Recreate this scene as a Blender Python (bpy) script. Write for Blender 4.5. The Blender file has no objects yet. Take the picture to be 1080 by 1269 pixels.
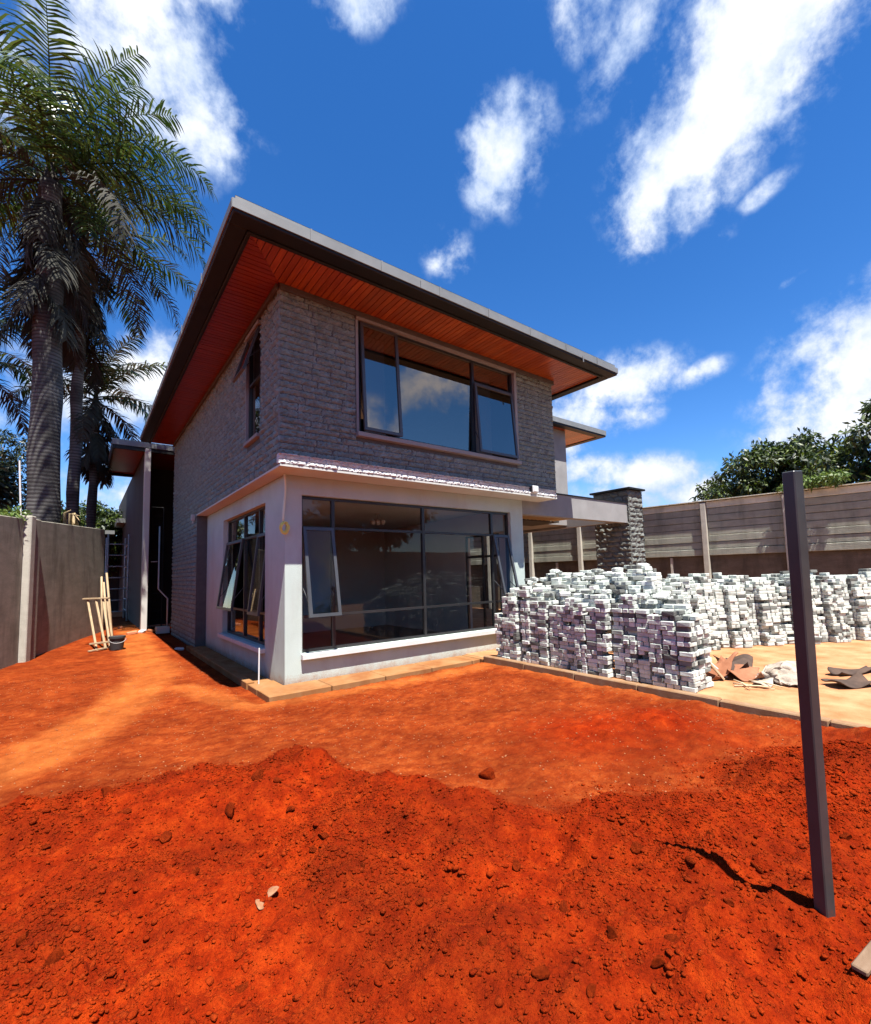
import bpy, bmesh, math, random
import numpy as np
from mathutils import Vector, Matrix
from mathutils.bvhtree import BVHTree

random.seed(7)
RNG = np.random.default_rng(7)
sc = bpy.context.scene
COL = sc.collection
R = math.radians

# ------------------------------------------------------------------ helpers
class MB:
    """collects boxes, bars, grids; build() links them as ONE mesh object"""
    def __init__(s): s.v = []; s.f = []
    def add(s, vs, fs):
        n = len(s.v); s.v += [tuple(map(float, p)) for p in vs]; s.f += [tuple(i + n for i in f) for f in fs]
    def box(s, x0, x1, y0, y1, z0, z1, P=None):
        vs = [(x, y, z) for x in (x0, x1) for y in (y0, y1) for z in (z0, z1)]
        if P: vs = [P(*q) for q in vs]
        s.add(vs, [(0, 1, 3, 2), (4, 6, 7, 5), (0, 4, 5, 1), (2, 3, 7, 6), (0, 2, 6, 4), (1, 5, 7, 3)])
    def quad(s, a, b, c, d): s.add([a, b, c, d], [(0, 1, 2, 3)])
    def bar(s, a, b, w, h=None, up=(0, 0, 1)):
        a = Vector(a); b = Vector(b); d = (b - a).normalized(); h = h or w
        u = Vector(up)
        if abs(d.dot(u)) > .95: u = Vector((0, 1, 0))
        x = d.cross(u).normalized() * w / 2; y = x.cross(d).normalized() * h / 2
        vs = []
        for p in (a, b): vs += [p - x - y, p + x - y, p + x + y, p - x + y]
        s.add(vs, [(3, 2, 1, 0), (4, 5, 6, 7), (0, 1, 5, 4), (1, 2, 6, 5), (2, 3, 7, 6), (3, 0, 4, 7)])
    def tube(s, pts, rad, n=10, caps=True):
        pts = [Vector(p) for p in pts]; m = len(pts)
        rads = rad if isinstance(rad, (list, tuple)) else [rad] * m
        ref = Vector((1, 0, 0)); base = len(s.v); vs = []
        for i, p in enumerate(pts):
            d = (pts[min(i + 1, m - 1)] - pts[max(i - 1, 0)]).normalized()
            if abs(d.dot(ref)) > .9: ref = Vector((0, 1, 0)) if abs(d.x) > .9 else Vector((1, 0, 0))
            x = (ref - d * ref.dot(d)).normalized(); y = d.cross(x); ref = x
            for k in range(n):
                t = 2 * math.pi * k / n
                vs.append(p + (x * math.cos(t) + y * math.sin(t)) * rads[i])
        fs = [(i * n + k, i * n + (k + 1) % n, (i + 1) * n + (k + 1) % n, (i + 1) * n + k) for i in range(m - 1) for k in range(n)]
        if caps: fs += [tuple(range(n - 1, -1, -1)), tuple(range((m - 1) * n, m * n))]
        s.add(vs, fs)
    def build(s, name, mat, parent=None, smooth=False, bevel=0, recalc=True):
        me = bpy.data.meshes.new(name); me.from_pydata(s.v, [], s.f)
        if recalc or bevel:
            bm = bmesh.new(); bm.from_mesh(me)
            bmesh.ops.recalc_face_normals(bm, faces=bm.faces)
            if bevel:
                es = [e for e in bm.edges if len(e.link_faces) == 2 and e.calc_face_angle(0) > .6]
                bmesh.ops.bevel(bm, geom=es, offset=bevel, segments=1, affect='EDGES', clamp_overlap=True)
            bm.to_mesh(me); bm.free()
        return link(name, me, mat, parent, smooth)

def link(name, me, mat, parent=None, smooth=False):
    o = bpy.data.objects.new(name, me); COL.objects.link(o)
    for m in (mat if isinstance(mat, (list, tuple)) else [mat]): me.materials.append(m)
    if smooth: me.polygons.foreach_set('use_smooth', [True] * len(me.polygons))
    if parent:
        o.parent = parent
        o.matrix_parent_inverse = PWORLD(parent).inverted()
    return o

def PWORLD(o):
    m = o.matrix_basis.copy()
    return PWORLD(o.parent) @ o.matrix_parent_inverse @ m if o.parent else m

def mesh_np(name, V, F, mat, parent=None, smooth=False):
    V = np.asarray(V, np.float32); F = np.asarray(F, np.int32); k = F.shape[1]
    me = bpy.data.meshes.new(name)
    me.vertices.add(len(V)); me.vertices.foreach_set('co', V.ravel())
    me.loops.add(F.size); me.loops.foreach_set('vertex_index', F.ravel())
    me.polygons.add(len(F)); me.polygons.foreach_set('loop_start', np.arange(0, F.size, k, dtype=np.int32))
    me.update(calc_edges=True); me.validate()
    return link(name, me, mat, parent, smooth)

def tag(o, label=None, cat=None, group=None, kind=None):
    if label: o['label'] = label
    if cat: o['category'] = cat
    if group: o['group'] = group
    if kind: o['kind'] = kind
    return o

def empty(name, loc, label=None, cat=None, group=None):
    o = bpy.data.objects.new(name, None); COL.objects.link(o); o.location = loc
    o.empty_display_size = .2
    return tag(o, label, cat, group)

# value noise, vectorised
def _h(ix, iy, seed):
    n = (ix.astype(np.int64) * 374761393 + iy.astype(np.int64) * 668265263 + seed * 982451653) & 0xffffffff
    n = ((n ^ (n >> 13)) * 1274126177) & 0xffffffff
    n = n ^ (n >> 16)
    return (n & 0xffff) / 65535.0
def vnoise(x, y, seed=0):
    ix = np.floor(x); iy = np.floor(y); fx = x - ix; fy = y - iy
    fx = fx * fx * fx * (fx * (fx * 6 - 15) + 10); fy = fy * fy * fy * (fy * (fy * 6 - 15) + 10)
    a = _h(ix, iy, seed); b = _h(ix + 1, iy, seed); c = _h(ix, iy + 1, seed); d = _h(ix + 1, iy + 1, seed)
    return (a + (b - a) * fx) * (1 - fy) + (c + (d - c) * fx) * fy - .5
def fbm(x, y, seed=0, octs=4):
    r = 0; a = 1; 
    for i in range(octs):
        r = r + a * vnoise(x * 2 ** i + 13.7 * i, y * 2 ** i - 7.1 * i, seed + i); a *= .5
    return r
def sstep(a, b, x):
    t = np.clip((x - a) / (b - a), 0, 1); return t * t * (3 - 2 * t)

# ------------------------------------------------------------------ materials
class NT:
    def __init__(s, name):
        s.m = bpy.data.materials.new(name); s.m.use_nodes = True
        s.t = s.m.node_tree; s.n = s.t.nodes; s.b = s.n['Principled BSDF']; s.out = s.n['Material Output']
        s.co = s.n.new('ShaderNodeTexCoord').outputs['Object']
    def L(s, a, b): s.t.links.new(a, b)
    def noise(s, scale, detail=4, rough=.55, vec=None, dist=0):
        n = s.n.new('ShaderNodeTexNoise'); n.inputs['Scale'].default_value = scale; n.inputs['Detail'].default_value = detail
        n.inputs['Roughness'].default_value = rough; n.inputs['Distortion'].default_value = dist
        s.L(vec or s.co, n.inputs['Vector']); return n.outputs['Fac']
    def map(s, sx, sy, sz, rot=(0, 0, 0)):
        n = s.n.new('ShaderNodeMapping'); n.inputs['Scale'].default_value = (sx, sy, sz); n.inputs['Rotation'].default_value = rot
        s.L(s.co, n.inputs['Vector']); return n.outputs['Vector']
    def ramp(s, fac, stops):
        n = s.n.new('ShaderNodeValToRGB'); e = n.color_ramp.elements
        while len(e) < len(stops): e.new(.5)
        for el, (p, c) in zip(e, stops): el.position = p; el.color = (*c, 1) if len(c) == 3 else c
        s.L(fac, n.inputs['Fac']); return n.outputs['Color']
    def mix(s, fac, a, b, mode='MIX'):
        n = s.n.new('ShaderNodeMix'); n.data_type = 'RGBA'; n.blend_type = mode
        for v, k in ((fac, 0), (a, 6), (b, 7)):
            if isinstance(v, (int, float)): n.inputs[k].default_value = v
            elif isinstance(v, tuple): n.inputs[k].default_value = (*v, 1)
            else: s.L(v, n.inputs[k])
        return n.outputs[2]
    def math(s, op, a, b=0.):
        n = s.n.new('ShaderNodeMath'); n.operation = op
        for v, k in ((a, 0), (b, 1)):
            if isinstance(v, (int, float)): n.inputs[k].default_value = v
            else: s.L(v, n.inputs[k])
        return n.outputs[0]
    def attr(s, name):
        n = s.n.new('ShaderNodeAttribute'); n.attribute_name = name; return n.outputs['Fac']
    def rand(s): return s.n.new('ShaderNodeObjectInfo').outputs['Random']
    def island(s): return s.n.new('ShaderNodeNewGeometry').outputs['Random Per Island']
    def bump(s, h, strength, dist=.02, prev=None):
        n = s.n.new('ShaderNodeBump'); n.inputs['Strength'].default_value = strength; n.inputs['Distance'].default_value = dist
        s.L(h, n.inputs['Height'])
        if prev: s.L(prev, n.inputs['Normal'])
        return n.outputs['Normal']
    def done(s, color, rough=.85, spec=.3, normal=None, metal=0):
        K = .76
        if isinstance(color, tuple): s.b.inputs['Base Color'].default_value = (*color, 1)
        else:
            h_ = s.n.new('ShaderNodeHueSaturation'); h_.inputs['Value'].default_value = K; s.L(color, h_.inputs['Color']); s.L(h_.outputs[0], s.b.inputs['Base Color'])
        if isinstance(rough, (int, float)): s.b.inputs['Roughness'].default_value = rough
        else: s.L(rough, s.b.inputs['Roughness'])
        s.b.inputs['Specular IOR Level'].default_value = spec; s.b.inputs['Metallic'].default_value = metal
        if normal: s.L(normal, s.b.inputs['Normal'])
        return s.m

def plain(name, c1, c2, scale=4, bump=.3, bscale=60, rough=.85, spec=.3, bdist=.01, metal=0, stain=None, splash=0, splashcol=(.38, .17, .08)):
    n = NT(name)
    col = n.ramp(n.noise(scale, 5, .6), [(.3, c1), (.7, c2)])
    if stain:
        st = n.ramp(n.noise(1.3, 6, .65, n.map(1, 1, .35)), [(.5, (0, 0, 0)), (.68, (1, 1, 1))])
        col = n.mix(n.math('MULTIPLY', st, .7), col, stain)
    if splash:
        sx = n.n.new('ShaderNodeSeparateXYZ'); n.L(n.co, sx.inputs[0])
        hgt = n.math('SUBTRACT', n.math('MULTIPLY', n.math('ADD', n.noise(7, 5, .7), n.noise(60, 3, .6)), splash), sx.outputs['Z'])
        col = n.mix(n.math('MULTIPLY', n.ramp(hgt, [(.45 * splash, (0, 0, 0)), (min(1., 1.1 * splash), (1, 1, 1))]), .75), col, splashcol)
    return n.done(col, rough, spec, n.bump(n.noise(bscale, 4, .6), bump, bdist) if bump else None, metal)

M = {}
# soil: fresh heap vs trodden path vs trodden flat ground
def soil(name, use_attr=True):
    n = NT(name)
    big = n.noise(1.6, 5, .6); mid = n.noise(9, 5, .65); fine = n.noise(55, 4, .7)
    heap = n.ramp(n.math('ADD', n.math('MULTIPLY', mid, .6), n.math('MULTIPLY', n.noise(75, 4, .75), .4)), [(.32, (.11, .0066, .0007)), (.48, (.25, .0172, .0013)), (.66, (.40, .042, .0036))])
    if use_attr:
        flat = n.ramp(n.noise(6, 8, .78, n.map(1, 1.5, 1)), [(.27, (.10, .0125, .0022)), (.47, (.235, .033, .0055)), (.74, (.42, .092, .017))])
        path = n.ramp(mid, [(.25, (.36, .078, .014)), (.7, (.50, .140, .030))])
        c = n.mix(n.attr('flat'), heap, flat)
        pn = n.math('ADD', n.attr('path'), n.math('MULTIPLY', n.math('SUBTRACT', n.noise(4, 5, .65), .5), 1.3))
        pn = n.ramp(n.math('MULTIPLY', pn, n.attr('path')), [(.25, (0, 0, 0)), (.75, (1, 1, 1))])
        c = n.mix(pn, c, path)
        c = n.mix(n.attr('sand'), c, n.ramp(n.noise(3, 6, .65, n.map(1, .5, 1)), [(.28, (.29, .105, .038)), (.5, (.42, .19, .082)), (.75, (.50, .285, .145))]))
        speck = n.ramp(n.noise(130, 2, .5), [(.69, (0, 0, 0)), (.74, (1, 1, 1))])
        c = n.mix(n.math('MULTIPLY', n.math('MULTIPLY', speck, n.attr('flat')), .55), c, (.35, .25, .15))
    else:
        c = n.mix(n.math('MULTIPLY', n.island(), .5), heap, (.32, .042, .006))
    c = n.mix(n.ramp(big, [(.36, (.9, .9, .9)), (.6, (0, 0, 0))]), c, n.mix(.55, c, (.085, .008, .0015)))
    b = n.bump(fine, .8, .02); b = n.bump(n.noise(170, 3, .6), .8, .006, b)
    return n.done(c, .95, .04, b)
M['soil'] = soil('red_soil'); M['clod'] = soil('red_clod', False)
M['far'] = plain('far_ground', (.09, .04, .015), (.05, .06, .015), .3, .2, 8)
M['sand'] = plain('dusty_slab', (.36, .14, .055), (.53, .285, .145), 2.5, .5, 40, .95, .1, .01)
M['apron'] = plain('dusty_apron', (.28, .12, .04), (.34, .19, .085), 3, .3, 70, .95, .1, .006, stain=(.22, .07, .022))
M['kerb'] = plain('kerb_concrete', (.24, .12, .05), (.30, .2, .12), 6, .5, 60, .9, .2, .006)
M['roughcast'] = plain('white_roughcast', (.50, .585, .535), (.57, .66, .61), 2, .8, 95, .95, .15, .010, stain=(.46, .47, .43), splash=.28)
M['plaster'] = plain('grey_plaster', (.26, .255, .25), (.34, .335, .325), 2, .25, 90, .9, .2, .004, stain=(.30, .28, .27))
M['smooth'] = plain('smooth_plaster', (.56, .56, .51), (.64, .64, .59), 1.5, .1, 60, .9, .2, .003)
M['inner'] = plain('interior_paint', (.50, .47, .41), (.58, .54, .47), 1, .05, 60, .8, .3, .002)
M['dark'] = plain('painted_shade', (.035, .03, .027), (.05, .045, .04), 1, 0)  # near-black, so the shade of rooms, recess and canopy is in the colour
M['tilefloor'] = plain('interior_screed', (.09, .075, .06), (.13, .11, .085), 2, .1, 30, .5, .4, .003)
M['sill'] = plain('sill_plaster', (.66, .64, .61), (.75, .73, .70), 5, .2, 90, .9, .2, .003)
def stone(name, c1, c2, c3, warm):
    n = NT(name)
    c = n.ramp(n.noise(7, 6, .7), [(.25, c1), (.5, c2), (.8, c3)])
    c = n.mix(n.math('MULTIPLY', n.island(), .35), c, warm)
    b = n.bump(n.noise(38, 5, .7), .8, .02); b = n.bump(n.noise(120, 3, .6), .5, .006, b)
    return n.done(c, .9, .25, b)
M['stone'] = stone('grey_rockface', (.13, .16, .15), (.23, .28, .265), (.38, .45, .43), (.20, .24, .22))
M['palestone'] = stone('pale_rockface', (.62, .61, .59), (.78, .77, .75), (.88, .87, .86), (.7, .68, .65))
M['chimstone'] = stone('chimney_rockface', (.12, .128, .113), (.18, .19, .172), (.28, .29, .27), (.14, .13, .115))
M['mortar'] = plain('dark_mortar', (.09, .085, .085), (.12, .115, .11), 8, .3, 60)
def wood(name, c1, c2, c3, vec, isl=.5, rough=.35):
    n = NT(name)
    g = n.noise(3, 6, .6, n.map(*vec), .4)
    c = n.ramp(g, [(.25, c1), (.55, c2), (.8, c3)])
    c = n.mix(n.math('MULTIPLY', n.island(), isl), c, c1)
    return n.done(c, rough, .4, n.bump(g, .15, .003))
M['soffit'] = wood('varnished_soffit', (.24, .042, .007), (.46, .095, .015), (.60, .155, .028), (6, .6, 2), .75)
M['soffit_shaded'] = wood('varnished_soffit_shaded', (.18, .022, .004), (.28, .040, .007), (.37, .062, .012), (.6, 6, 2))  # same wood as above, darkened: side eave shade is in the colour
M['pole'] = wood('weathered_pole', (.30, .20, .11), (.45, .33, .19), (.55, .44, .28), (4, 4, 1), .4, .8)
M['oldboard'] = wood('old_board', (.13, .075, .04), (.22, .14, .085), (.30, .21, .14), (2, 12, 8), .3, .9)
M['plank'] = wood('yellow_plank', (.36, .21, .085), (.46, .31, .14), (.52, .38, .2), (2, 12, 8), .2, .8)
M['gutter'] = plain('grey_gutter', (.17, .18, .175), (.23, .24, .235), 3, .05, 30, .45, .4, .002)
M['darkmetal'] = plain('dark_gutter', (.007, .0085, .0085), (.014, .0155, .0155), 3, .05, 30, .55, .25, .002)
M['frame'] = plain('grey_aluminium', (.018, .019, .02), (.028, .029, .031), 3, 0, 30, .35, .5)
M['sash'] = plain('sash_aluminium', (.05, .053, .056), (.07, .074, .078), 3, 0, 30, .35, .5)
M['block'] = None
def paver():
    n = NT('concrete_paver')
    c = n.ramp(n.noise(9, 5, .65), [(.3, (.45, .485, .435)), (.55, (.65, .695, .63)), (.8, (.79, .83, .765))])
    r = n.math('FRACT', n.math('ADD', n.island(), n.rand()))
    c = n.mix(n.ramp(r, [(.0, (1, 1, 1)), (.2, (.6, .6, .6)), (.32, (0, 0, 0))]), c, (.10, .10, .092))
    c = n.mix(n.ramp(r, [(.8, (0, 0, 0)), (1., (.8, .8, .8))]), c, (.80, .81, .78))
    c = n.mix(n.ramp(n.noise(2.2, 4, .6), [(.58, (0, 0, 0)), (.74, (.5, .5, .5))]), c, (.30, .23, .18))
    b = n.bump(n.noise(90, 4, .7), .5, .006)
    return n.done(c, .92, .2, b)
M['block'] = paver()
def precast(name, a, b, cst, horiz=True):
    n = NT(name)
    c = n.ramp(n.noise(2.2, 6, .7, n.map(1, 1, 3)), [(.28, a), (.72, b)])
    st = n.ramp(n.noise(2.6, 5, .65, n.map(1, 1, .25)), [(.48, (0, 0, 0)), (.7, (.75, .75, .75))])
    c = n.mix(st, c, cst)
    return n.done(c, .92, .2, n.bump(n.noise(45, 5, .65), .5, .012))
M['precast'] = precast('precast_panel', (.54, .55, .45), (.76, .77, .64), (.34, .34, .27))
M['precastpost'] = precast('precast_post', (.44, .42, .35), (.56, .53, .45), (.33, .31, .25))
M['wallstone'] = precast('rough_wall_base', (.10, .08, .058), (.18, .145, .11), (.06, .05, .038))
M['blockwall'] = precast('rendered_wall', (.26, .245, .195), (.40, .375, .305), (.14, .13, .10))
M['post'] = plain('painted_steel', (.032, .035, .036), (.05, .053, .055), 6, .1, 40, .4, .5, .002, stain=(.10, .085, .075), splash=.42, splashcol=(.22, .045, .015))
M['white'] = plain('white_plastic', (.72, .72, .70), (.78, .78, .76), 4, 0, 30, .5, .4)
M['black'] = plain('black_plastic', (.03, .03, .032), (.05, .05, .05), 5, .1, 30, .6, .3)
M['wire'] = plain('cream_cable', (.78, .74, .50), (.84, .80, .58), 6, 0, 30, .6, .3)
M['yellow'] = plain('yellow_cable', (.84, .72, .14), (.90, .80, .22), 6, 0, 30, .6, .3)
M['pink'] = plain('pink_plastic', (.75, .16, .25), (.85, .45, .5), 12, .2, 60, .7, .3)
M['sack'] = plain('paper_sack', (.34, .27, .2), (.48, .42, .35), 5, .6, 30, .9, .2, .02)
M['rust'] = plain('rusty_sheet', (.26, .10, .05), (.38, .17, .09), 6, .4, 30, .9, .2, .01)
M['darkcloth'] = plain('dark_sheet', (.05, .035, .028), (.11, .07, .05), 6, .5, 30, .9, .2, .01)
M['brick'] = plain('red_brick', (.50, .17, .08), (.60, .25, .13), 9, .4, 60)
M['galv'] = plain('galvanised_pipe', (.40, .40, .39), (.52, .52, .50), 6, .1, 50, .5, .4)
M['stick'] = plain('pale_stick', (.60, .42, .24), (.74, .58, .38), 12, .2, 60)
def trunk_mat():
    n = NT('palm_bark')
    w = n.n.new('ShaderNodeTexWave'); w.wave_type = 'BANDS'; w.bands_direction = 'Z'
    w.inputs['Scale'].default_value = 3.3; w.inputs['Distortion'].default_value = 2.2; w.inputs['Detail'].default_value = 4
    n.L(n.co, w.inputs['Vector'])
    c = n.ramp(w.outputs['Fac'], [(.02, (.05, .047, .043)), (.3, (.09, .088, .082)), (.8, (.12, .117, .11))])
    c = n.mix(n.ramp(n.noise(1.6, 5, .65), [(.42, (0, 0, 0)), (.65, (.85, .85, .85))]), c, (.035, .033, .03))
    return n.done(c, .9, .2, n.bump(w.outputs['Fac'], .25, .02))
M['trunk'] = trunk_mat()
M['bark'] = plain('tree_bark', (.07, .05, .035), (.13, .10, .07), 6, .6, 30)
M['thatch'] = plain('dead_frond_skirt', (.018, .014, .009), (.045, .036, .022), 12, .6, 40)
def leaf(name, c1, c2, c3, trans=.25, rough=.45):
    n = NT(name)
    c = n.ramp(n.island(), [(.0, c1), (.5, c2), (1., c3)])
    n.done(c, rough, .5)
    tr = n.n.new('ShaderNodeBsdfTranslucent'); n.L(c, tr.inputs['Color'])
    mx = n.n.new('ShaderNodeMixShader'); mx.inputs[0].default_value = trans
    n.L(n.b.outputs[0], mx.inputs[1]); n.L(tr.outputs[0], mx.inputs[2]); n.L(mx.outputs[0], n.out.inputs[0])
    return n.m
M['frond'] = leaf('palm_leaf', (.009, .024, .004), (.025, .058, .009), (.11, .16, .03), .22, .4)
M['fronddry'] = leaf('palm_leaf_dry', (.014, .013, .007), (.03, .027, .014), (.028, .027, .015), .08, .85)
M['mango'] = leaf('mango_leaf', (.008, .020, .003), (.022, .046, .006), (.12, .17, .02), .22, .5)
M['bush'] = leaf('bush_leaf', (.007, .016, .005), (.014, .028, .008), (.04, .06, .015), .18, .45)
M['creeper'] = leaf('creeper_leaf', (.06, .115, .015), (.11, .18, .025), (.17, .23, .045), .3, .45)
M['drybanana'] = plain('dry_banana_leaf', (.40, .29, .15), (.56, .43, .25), 9, .3, 30)
def glass(name, tint, base, boost, gcol=(.92, .90, .88)):
    m = bpy.data.materials.new(name); m.use_nodes = True; t = m.node_tree; n = t.nodes; n.clear()
    out = n.new('ShaderNodeOutputMaterial'); tr = n.new('ShaderNodeBsdfTransparent'); gl = n.new('ShaderNodeBsdfGlossy')
    gl.inputs['Roughness'].default_value = .0; gl.inputs['Color'].default_value = (*gcol, 1)
    tr.inputs['Color'].default_value = (*tint, 1)
    lw_ = n.new('ShaderNodeLayerWeight'); lw_.inputs['Blend'].default_value = .5
    fr = n.new('ShaderNodeMath'); fr.operation = 'POWER'; fr.inputs[1].default_value = 5; t.links.new(lw_.outputs['Facing'], fr.inputs[0])
    no = n.new('ShaderNodeTexNoise'); no.inputs['Scale'].default_value = 1.1; no.inputs['Detail'].default_value = 1
    tc = n.new('ShaderNodeTexCoord'); t.links.new(tc.outputs['Object'], no.inputs['Vector'])
    bp = n.new('ShaderNodeBump'); bp.inputs['Strength'].default_value = .05; bp.inputs['Distance'].default_value = .02
    t.links.new(no.outputs['Fac'], bp.inputs['Height']); t.links.new(bp.outputs[0], gl.inputs['Normal'])
    ml = n.new('ShaderNodeMath'); ml.operation = 'MULTIPLY_ADD'; ml.inputs[1].default_value = boost; ml.inputs[2].default_value = base
    t.links.new(fr.outputs[0], ml.inputs[0])
    mx = n.new('ShaderNodeMixShader'); t.links.new(ml.outputs[0], mx.inputs[0])
    t.links.new(tr.outputs[0], mx.inputs[1]); t.links.new(gl.outputs[0], mx.inputs[2]); t.links.new(mx.outputs[0], out.inputs[0])
    return m
M['glass'] = glass('clear_glass', (.74, .76, .76), .03, .85)
M['tintglass'] = glass('tinted_glass', (.22, .235, .25), .25, .8, (.95, .80, .70))

# ------------------------------------------------------------------ camera
F_PX, PY = 571.222, 663.838
CAM = Vector((-2.39408, -6.89923, 1.6))
def cam_axes():
    yw, p, r = R(37.3129), R(4.70741), R(-1.49447)
    f = Vector((math.sin(yw) * math.cos(p), math.cos(yw) * math.cos(p), math.sin(p)))
    rt = Vector((math.cos(yw), -math.sin(yw), 0)); up = rt.cross(f)
    return rt * math.cos(r) + up * math.sin(r), -rt * math.sin(r) + up * math.cos(r), f
RT, UP, FW = cam_axes()
cd = bpy.data.cameras.new('camera'); cam = bpy.data.objects.new('camera', cd); COL.objects.link(cam)
cam.matrix_world = Matrix(((RT.x, UP.x, -FW.x, CAM.x), (RT.y, UP.y, -FW.y, CAM.y), (RT.z, UP.z, -FW.z, CAM.z), (0, 0, 0, 1)))
cd.sensor_fit = 'HORIZONTAL'; cd.sensor_width = 36; cd.lens = F_PX / 1080 * 36
cd.shift_y = (PY - 634.5) / 1080; cd.clip_end = 3000; cd.clip_start = .05
sc.camera = cam

# ------------------------------------------------------------------ light and sky
AZ, EL = R(11), math.atan(2.6 * math.cos(R(11)))
ld = bpy.data.lights.new('sun', 'SUN'); ld.energy = 5.0; ld.angle = R(.5); ld.color = (1, .955, .89)
sun = bpy.data.objects.new('sun', ld); COL.objects.link(sun)
sun.rotation_euler = Vector((math.sin(AZ) * math.cos(EL), math.cos(AZ) * math.cos(EL), -math.sin(EL))).to_track_quat('-Z', 'Y').to_euler()
sun.location = (-6, -14, 25)

w = bpy.data.worlds.new('World'); sc.world = w; w.use_nodes = True
wt = w.node_tree; wn = wt.nodes; wn.clear()
def WL(a, b): wt.links.new(a, b)
def wmath(op, a, b=None, c=None):
    n = wn.new('ShaderNodeMath'); n.operation = op
    for k, v in enumerate((a, b, c)):
        if v is None: continue
        if isinstance(v, (int, float)): n.inputs[k].default_value = v
        else: WL(v, n.inputs[k])
    return n.outputs[0]
sky = wn.new('ShaderNodeTexSky'); sky.sky_type = 'NISHITA'; sky.sun_disc = False
sky.sun_elevation = EL; sky.sun_rotation = R(191); sky.altitude = 1700; sky.air_density = 1.0; sky.dust_density = .5; sky.ozone_density = 2.6
hs = wn.new('ShaderNodeHueSaturation'); hs.inputs['Saturation'].default_value = 1.32; hs.inputs['Hue'].default_value = .507; hs.inputs['Value'].default_value = 1.3
WL(sky.outputs[0], hs.inputs['Color'])
tc = wn.new('ShaderNodeTexCoord'); D = tc.outputs['Generated']
def wnoise(scale, detail, rough, dist=0, off=(0, 0, 0), stretch=None):
    mp = wn.new('ShaderNodeMapping'); mp.inputs['Location'].default_value = off
    if stretch: mp.inputs['Scale'].default_value = stretch
    WL(D, mp.inputs['Vector'])
    n = wn.new('ShaderNodeTexNoise'); n.inputs['Scale'].default_value = scale; n.inputs['Detail'].default_value = detail
    n.inputs['Roughness'].default_value = rough; n.inputs['Distortion'].default_value = dist
    WL(mp.outputs[0], n.inputs['Vector']); return n.outputs['Fac']
n_big = wnoise(8.5, 9, .6, .08); n_fine = wnoise(24, 8, .62, .1, (3, 1, 2))
edge = wmath('ADD', wmath('MULTIPLY', wmath('SUBTRACT', n_big, .5), 2.3), wmath('MULTIPLY', wmath('SUBTRACT', n_fine, .5), 1.15))
# cloud banks: azimuth, elevation, half width, half height (degrees), tilt, density
CLOUDS = [
 (3.0, 47.5, 8.5, 6.0, -30, 1.15), (-3, 52, 7, 4.5, -20, 1.1), (9.5, 44.2, 5, 3.0, -50, .85), (9, 52, 4.5, 4, 0, .7),
 (29, 54.2, 4.5, 2.2, 20, .85),
 (57.5, 52, 4.4, 2.8, -50, .9), (47.4, 44.0, 4.9, 4.3, 50, .96),
 (78, 45.5, 11, 6.6, 35, 1.25), (71.3, 41.3, 9.5, 5.5, 40, 1.2), (65.3, 37.8, 5.5, 3.2, 55, 1.1), (66, 49.5, 7, 2.6, 35, .8),
 (75.3, 34.2, 2.4, 1.0, 20, .7), (71, 31.5, 3.4, 1.4, 40, .42), (77, 26.5, 1.6, .6, 20, .5),
 (40.0, 35.8, 3.3, 2.7, -35, .70),
 (60, 20.5, 6.5, 3.2, 8, 1.1), (57, 17.5, 7, 2.4, 0, .9), (68, 20.3, 3.2, 1.3, 12, .8), (53, 15, 5, 3, 0, .6),
 (81, 18, 7, 5.4, 25, 1.3), (82, 13.5, 9, 4.6, 0, 1.25), (90, 20, 8, 7, 0, 1.1),
 (55, 12.2, 3.4, 1.6, 10, .85), (62.5, 10.2, 6.5, 2.4, -8, 1.1), (67, 8.0, 5, 2.2, 0, 1.0), (58, 7, 9, 3, 0, 1.0),
 (3.5, 20.5, 6.5, 4.6, 30, 1.15), (-1, 18, 7, 4, 0, 1.05), (4, 12.5, 7, 4, 0, .95), (8, 24, 3.5, 2, 40, .7), (4.5, 8.5, 6, 2.5, 0, 1.0),
 (-14, 16, 8, 5, 0, .9), (-12, 40, 7, 5, 0, .7), (100, 30, 8, 5, 0, 1.0),
 (151.0, 21.5, 4.0, 5.6, 10, 1.2), (142.5, 23.0, 6.0, 3.6, -15, 1.1), (136, 20, 3, 4, 0, .6), (168, 30, 8, 5, 0, 1.0), (205, 25, 10, 5, 0, 1.0),
 (265, 20, 10, 5, 0, 1.0), (325, 20, 10, 4, 0, .9),
]
def vdot(v):
    n = wn.new('ShaderNodeVectorMath'); n.operation = 'DOT_PRODUCT'; WL(D, n.inputs[0]); n.inputs[1].default_value = v; return n.outputs['Value']
total = None
for az, el, hw, hh, tilt, dens in CLOUDS:
    a, e, t = R(az), R(el), R(tilt)
    c = Vector((math.sin(a) * math.cos(e), math.cos(a) * math.cos(e), math.sin(e)))
    ex = Vector((math.cos(a), -math.sin(a), 0)); ey = ex.cross(c)
    u = (ex * math.cos(t) + ey * math.sin(t)) / math.tan(R(hw)); v = (-ex * math.sin(t) + ey * math.cos(t)) / math.tan(R(hh))
    # Gaussian falloff: exp(-(u^2+v^2)) with the hemisphere test in the dot with c
    uu = vdot(tuple(u)); vv = vdot(tuple(v)); cc = wmath('MAXIMUM', vdot(tuple(c)), .02)
    q = wmath('DIVIDE', wmath('ADD', wmath('MULTIPLY', uu, uu), wmath('MULTIPLY', vv, vv)), wmath('MULTIPLY', cc, cc))
    g = wmath('MULTIPLY', wmath('POWER', 2.718, wmath('MULTIPLY', q, -.9)), dens)
    total = g if total is None else wmath('MAXIMUM', total, g)
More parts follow.
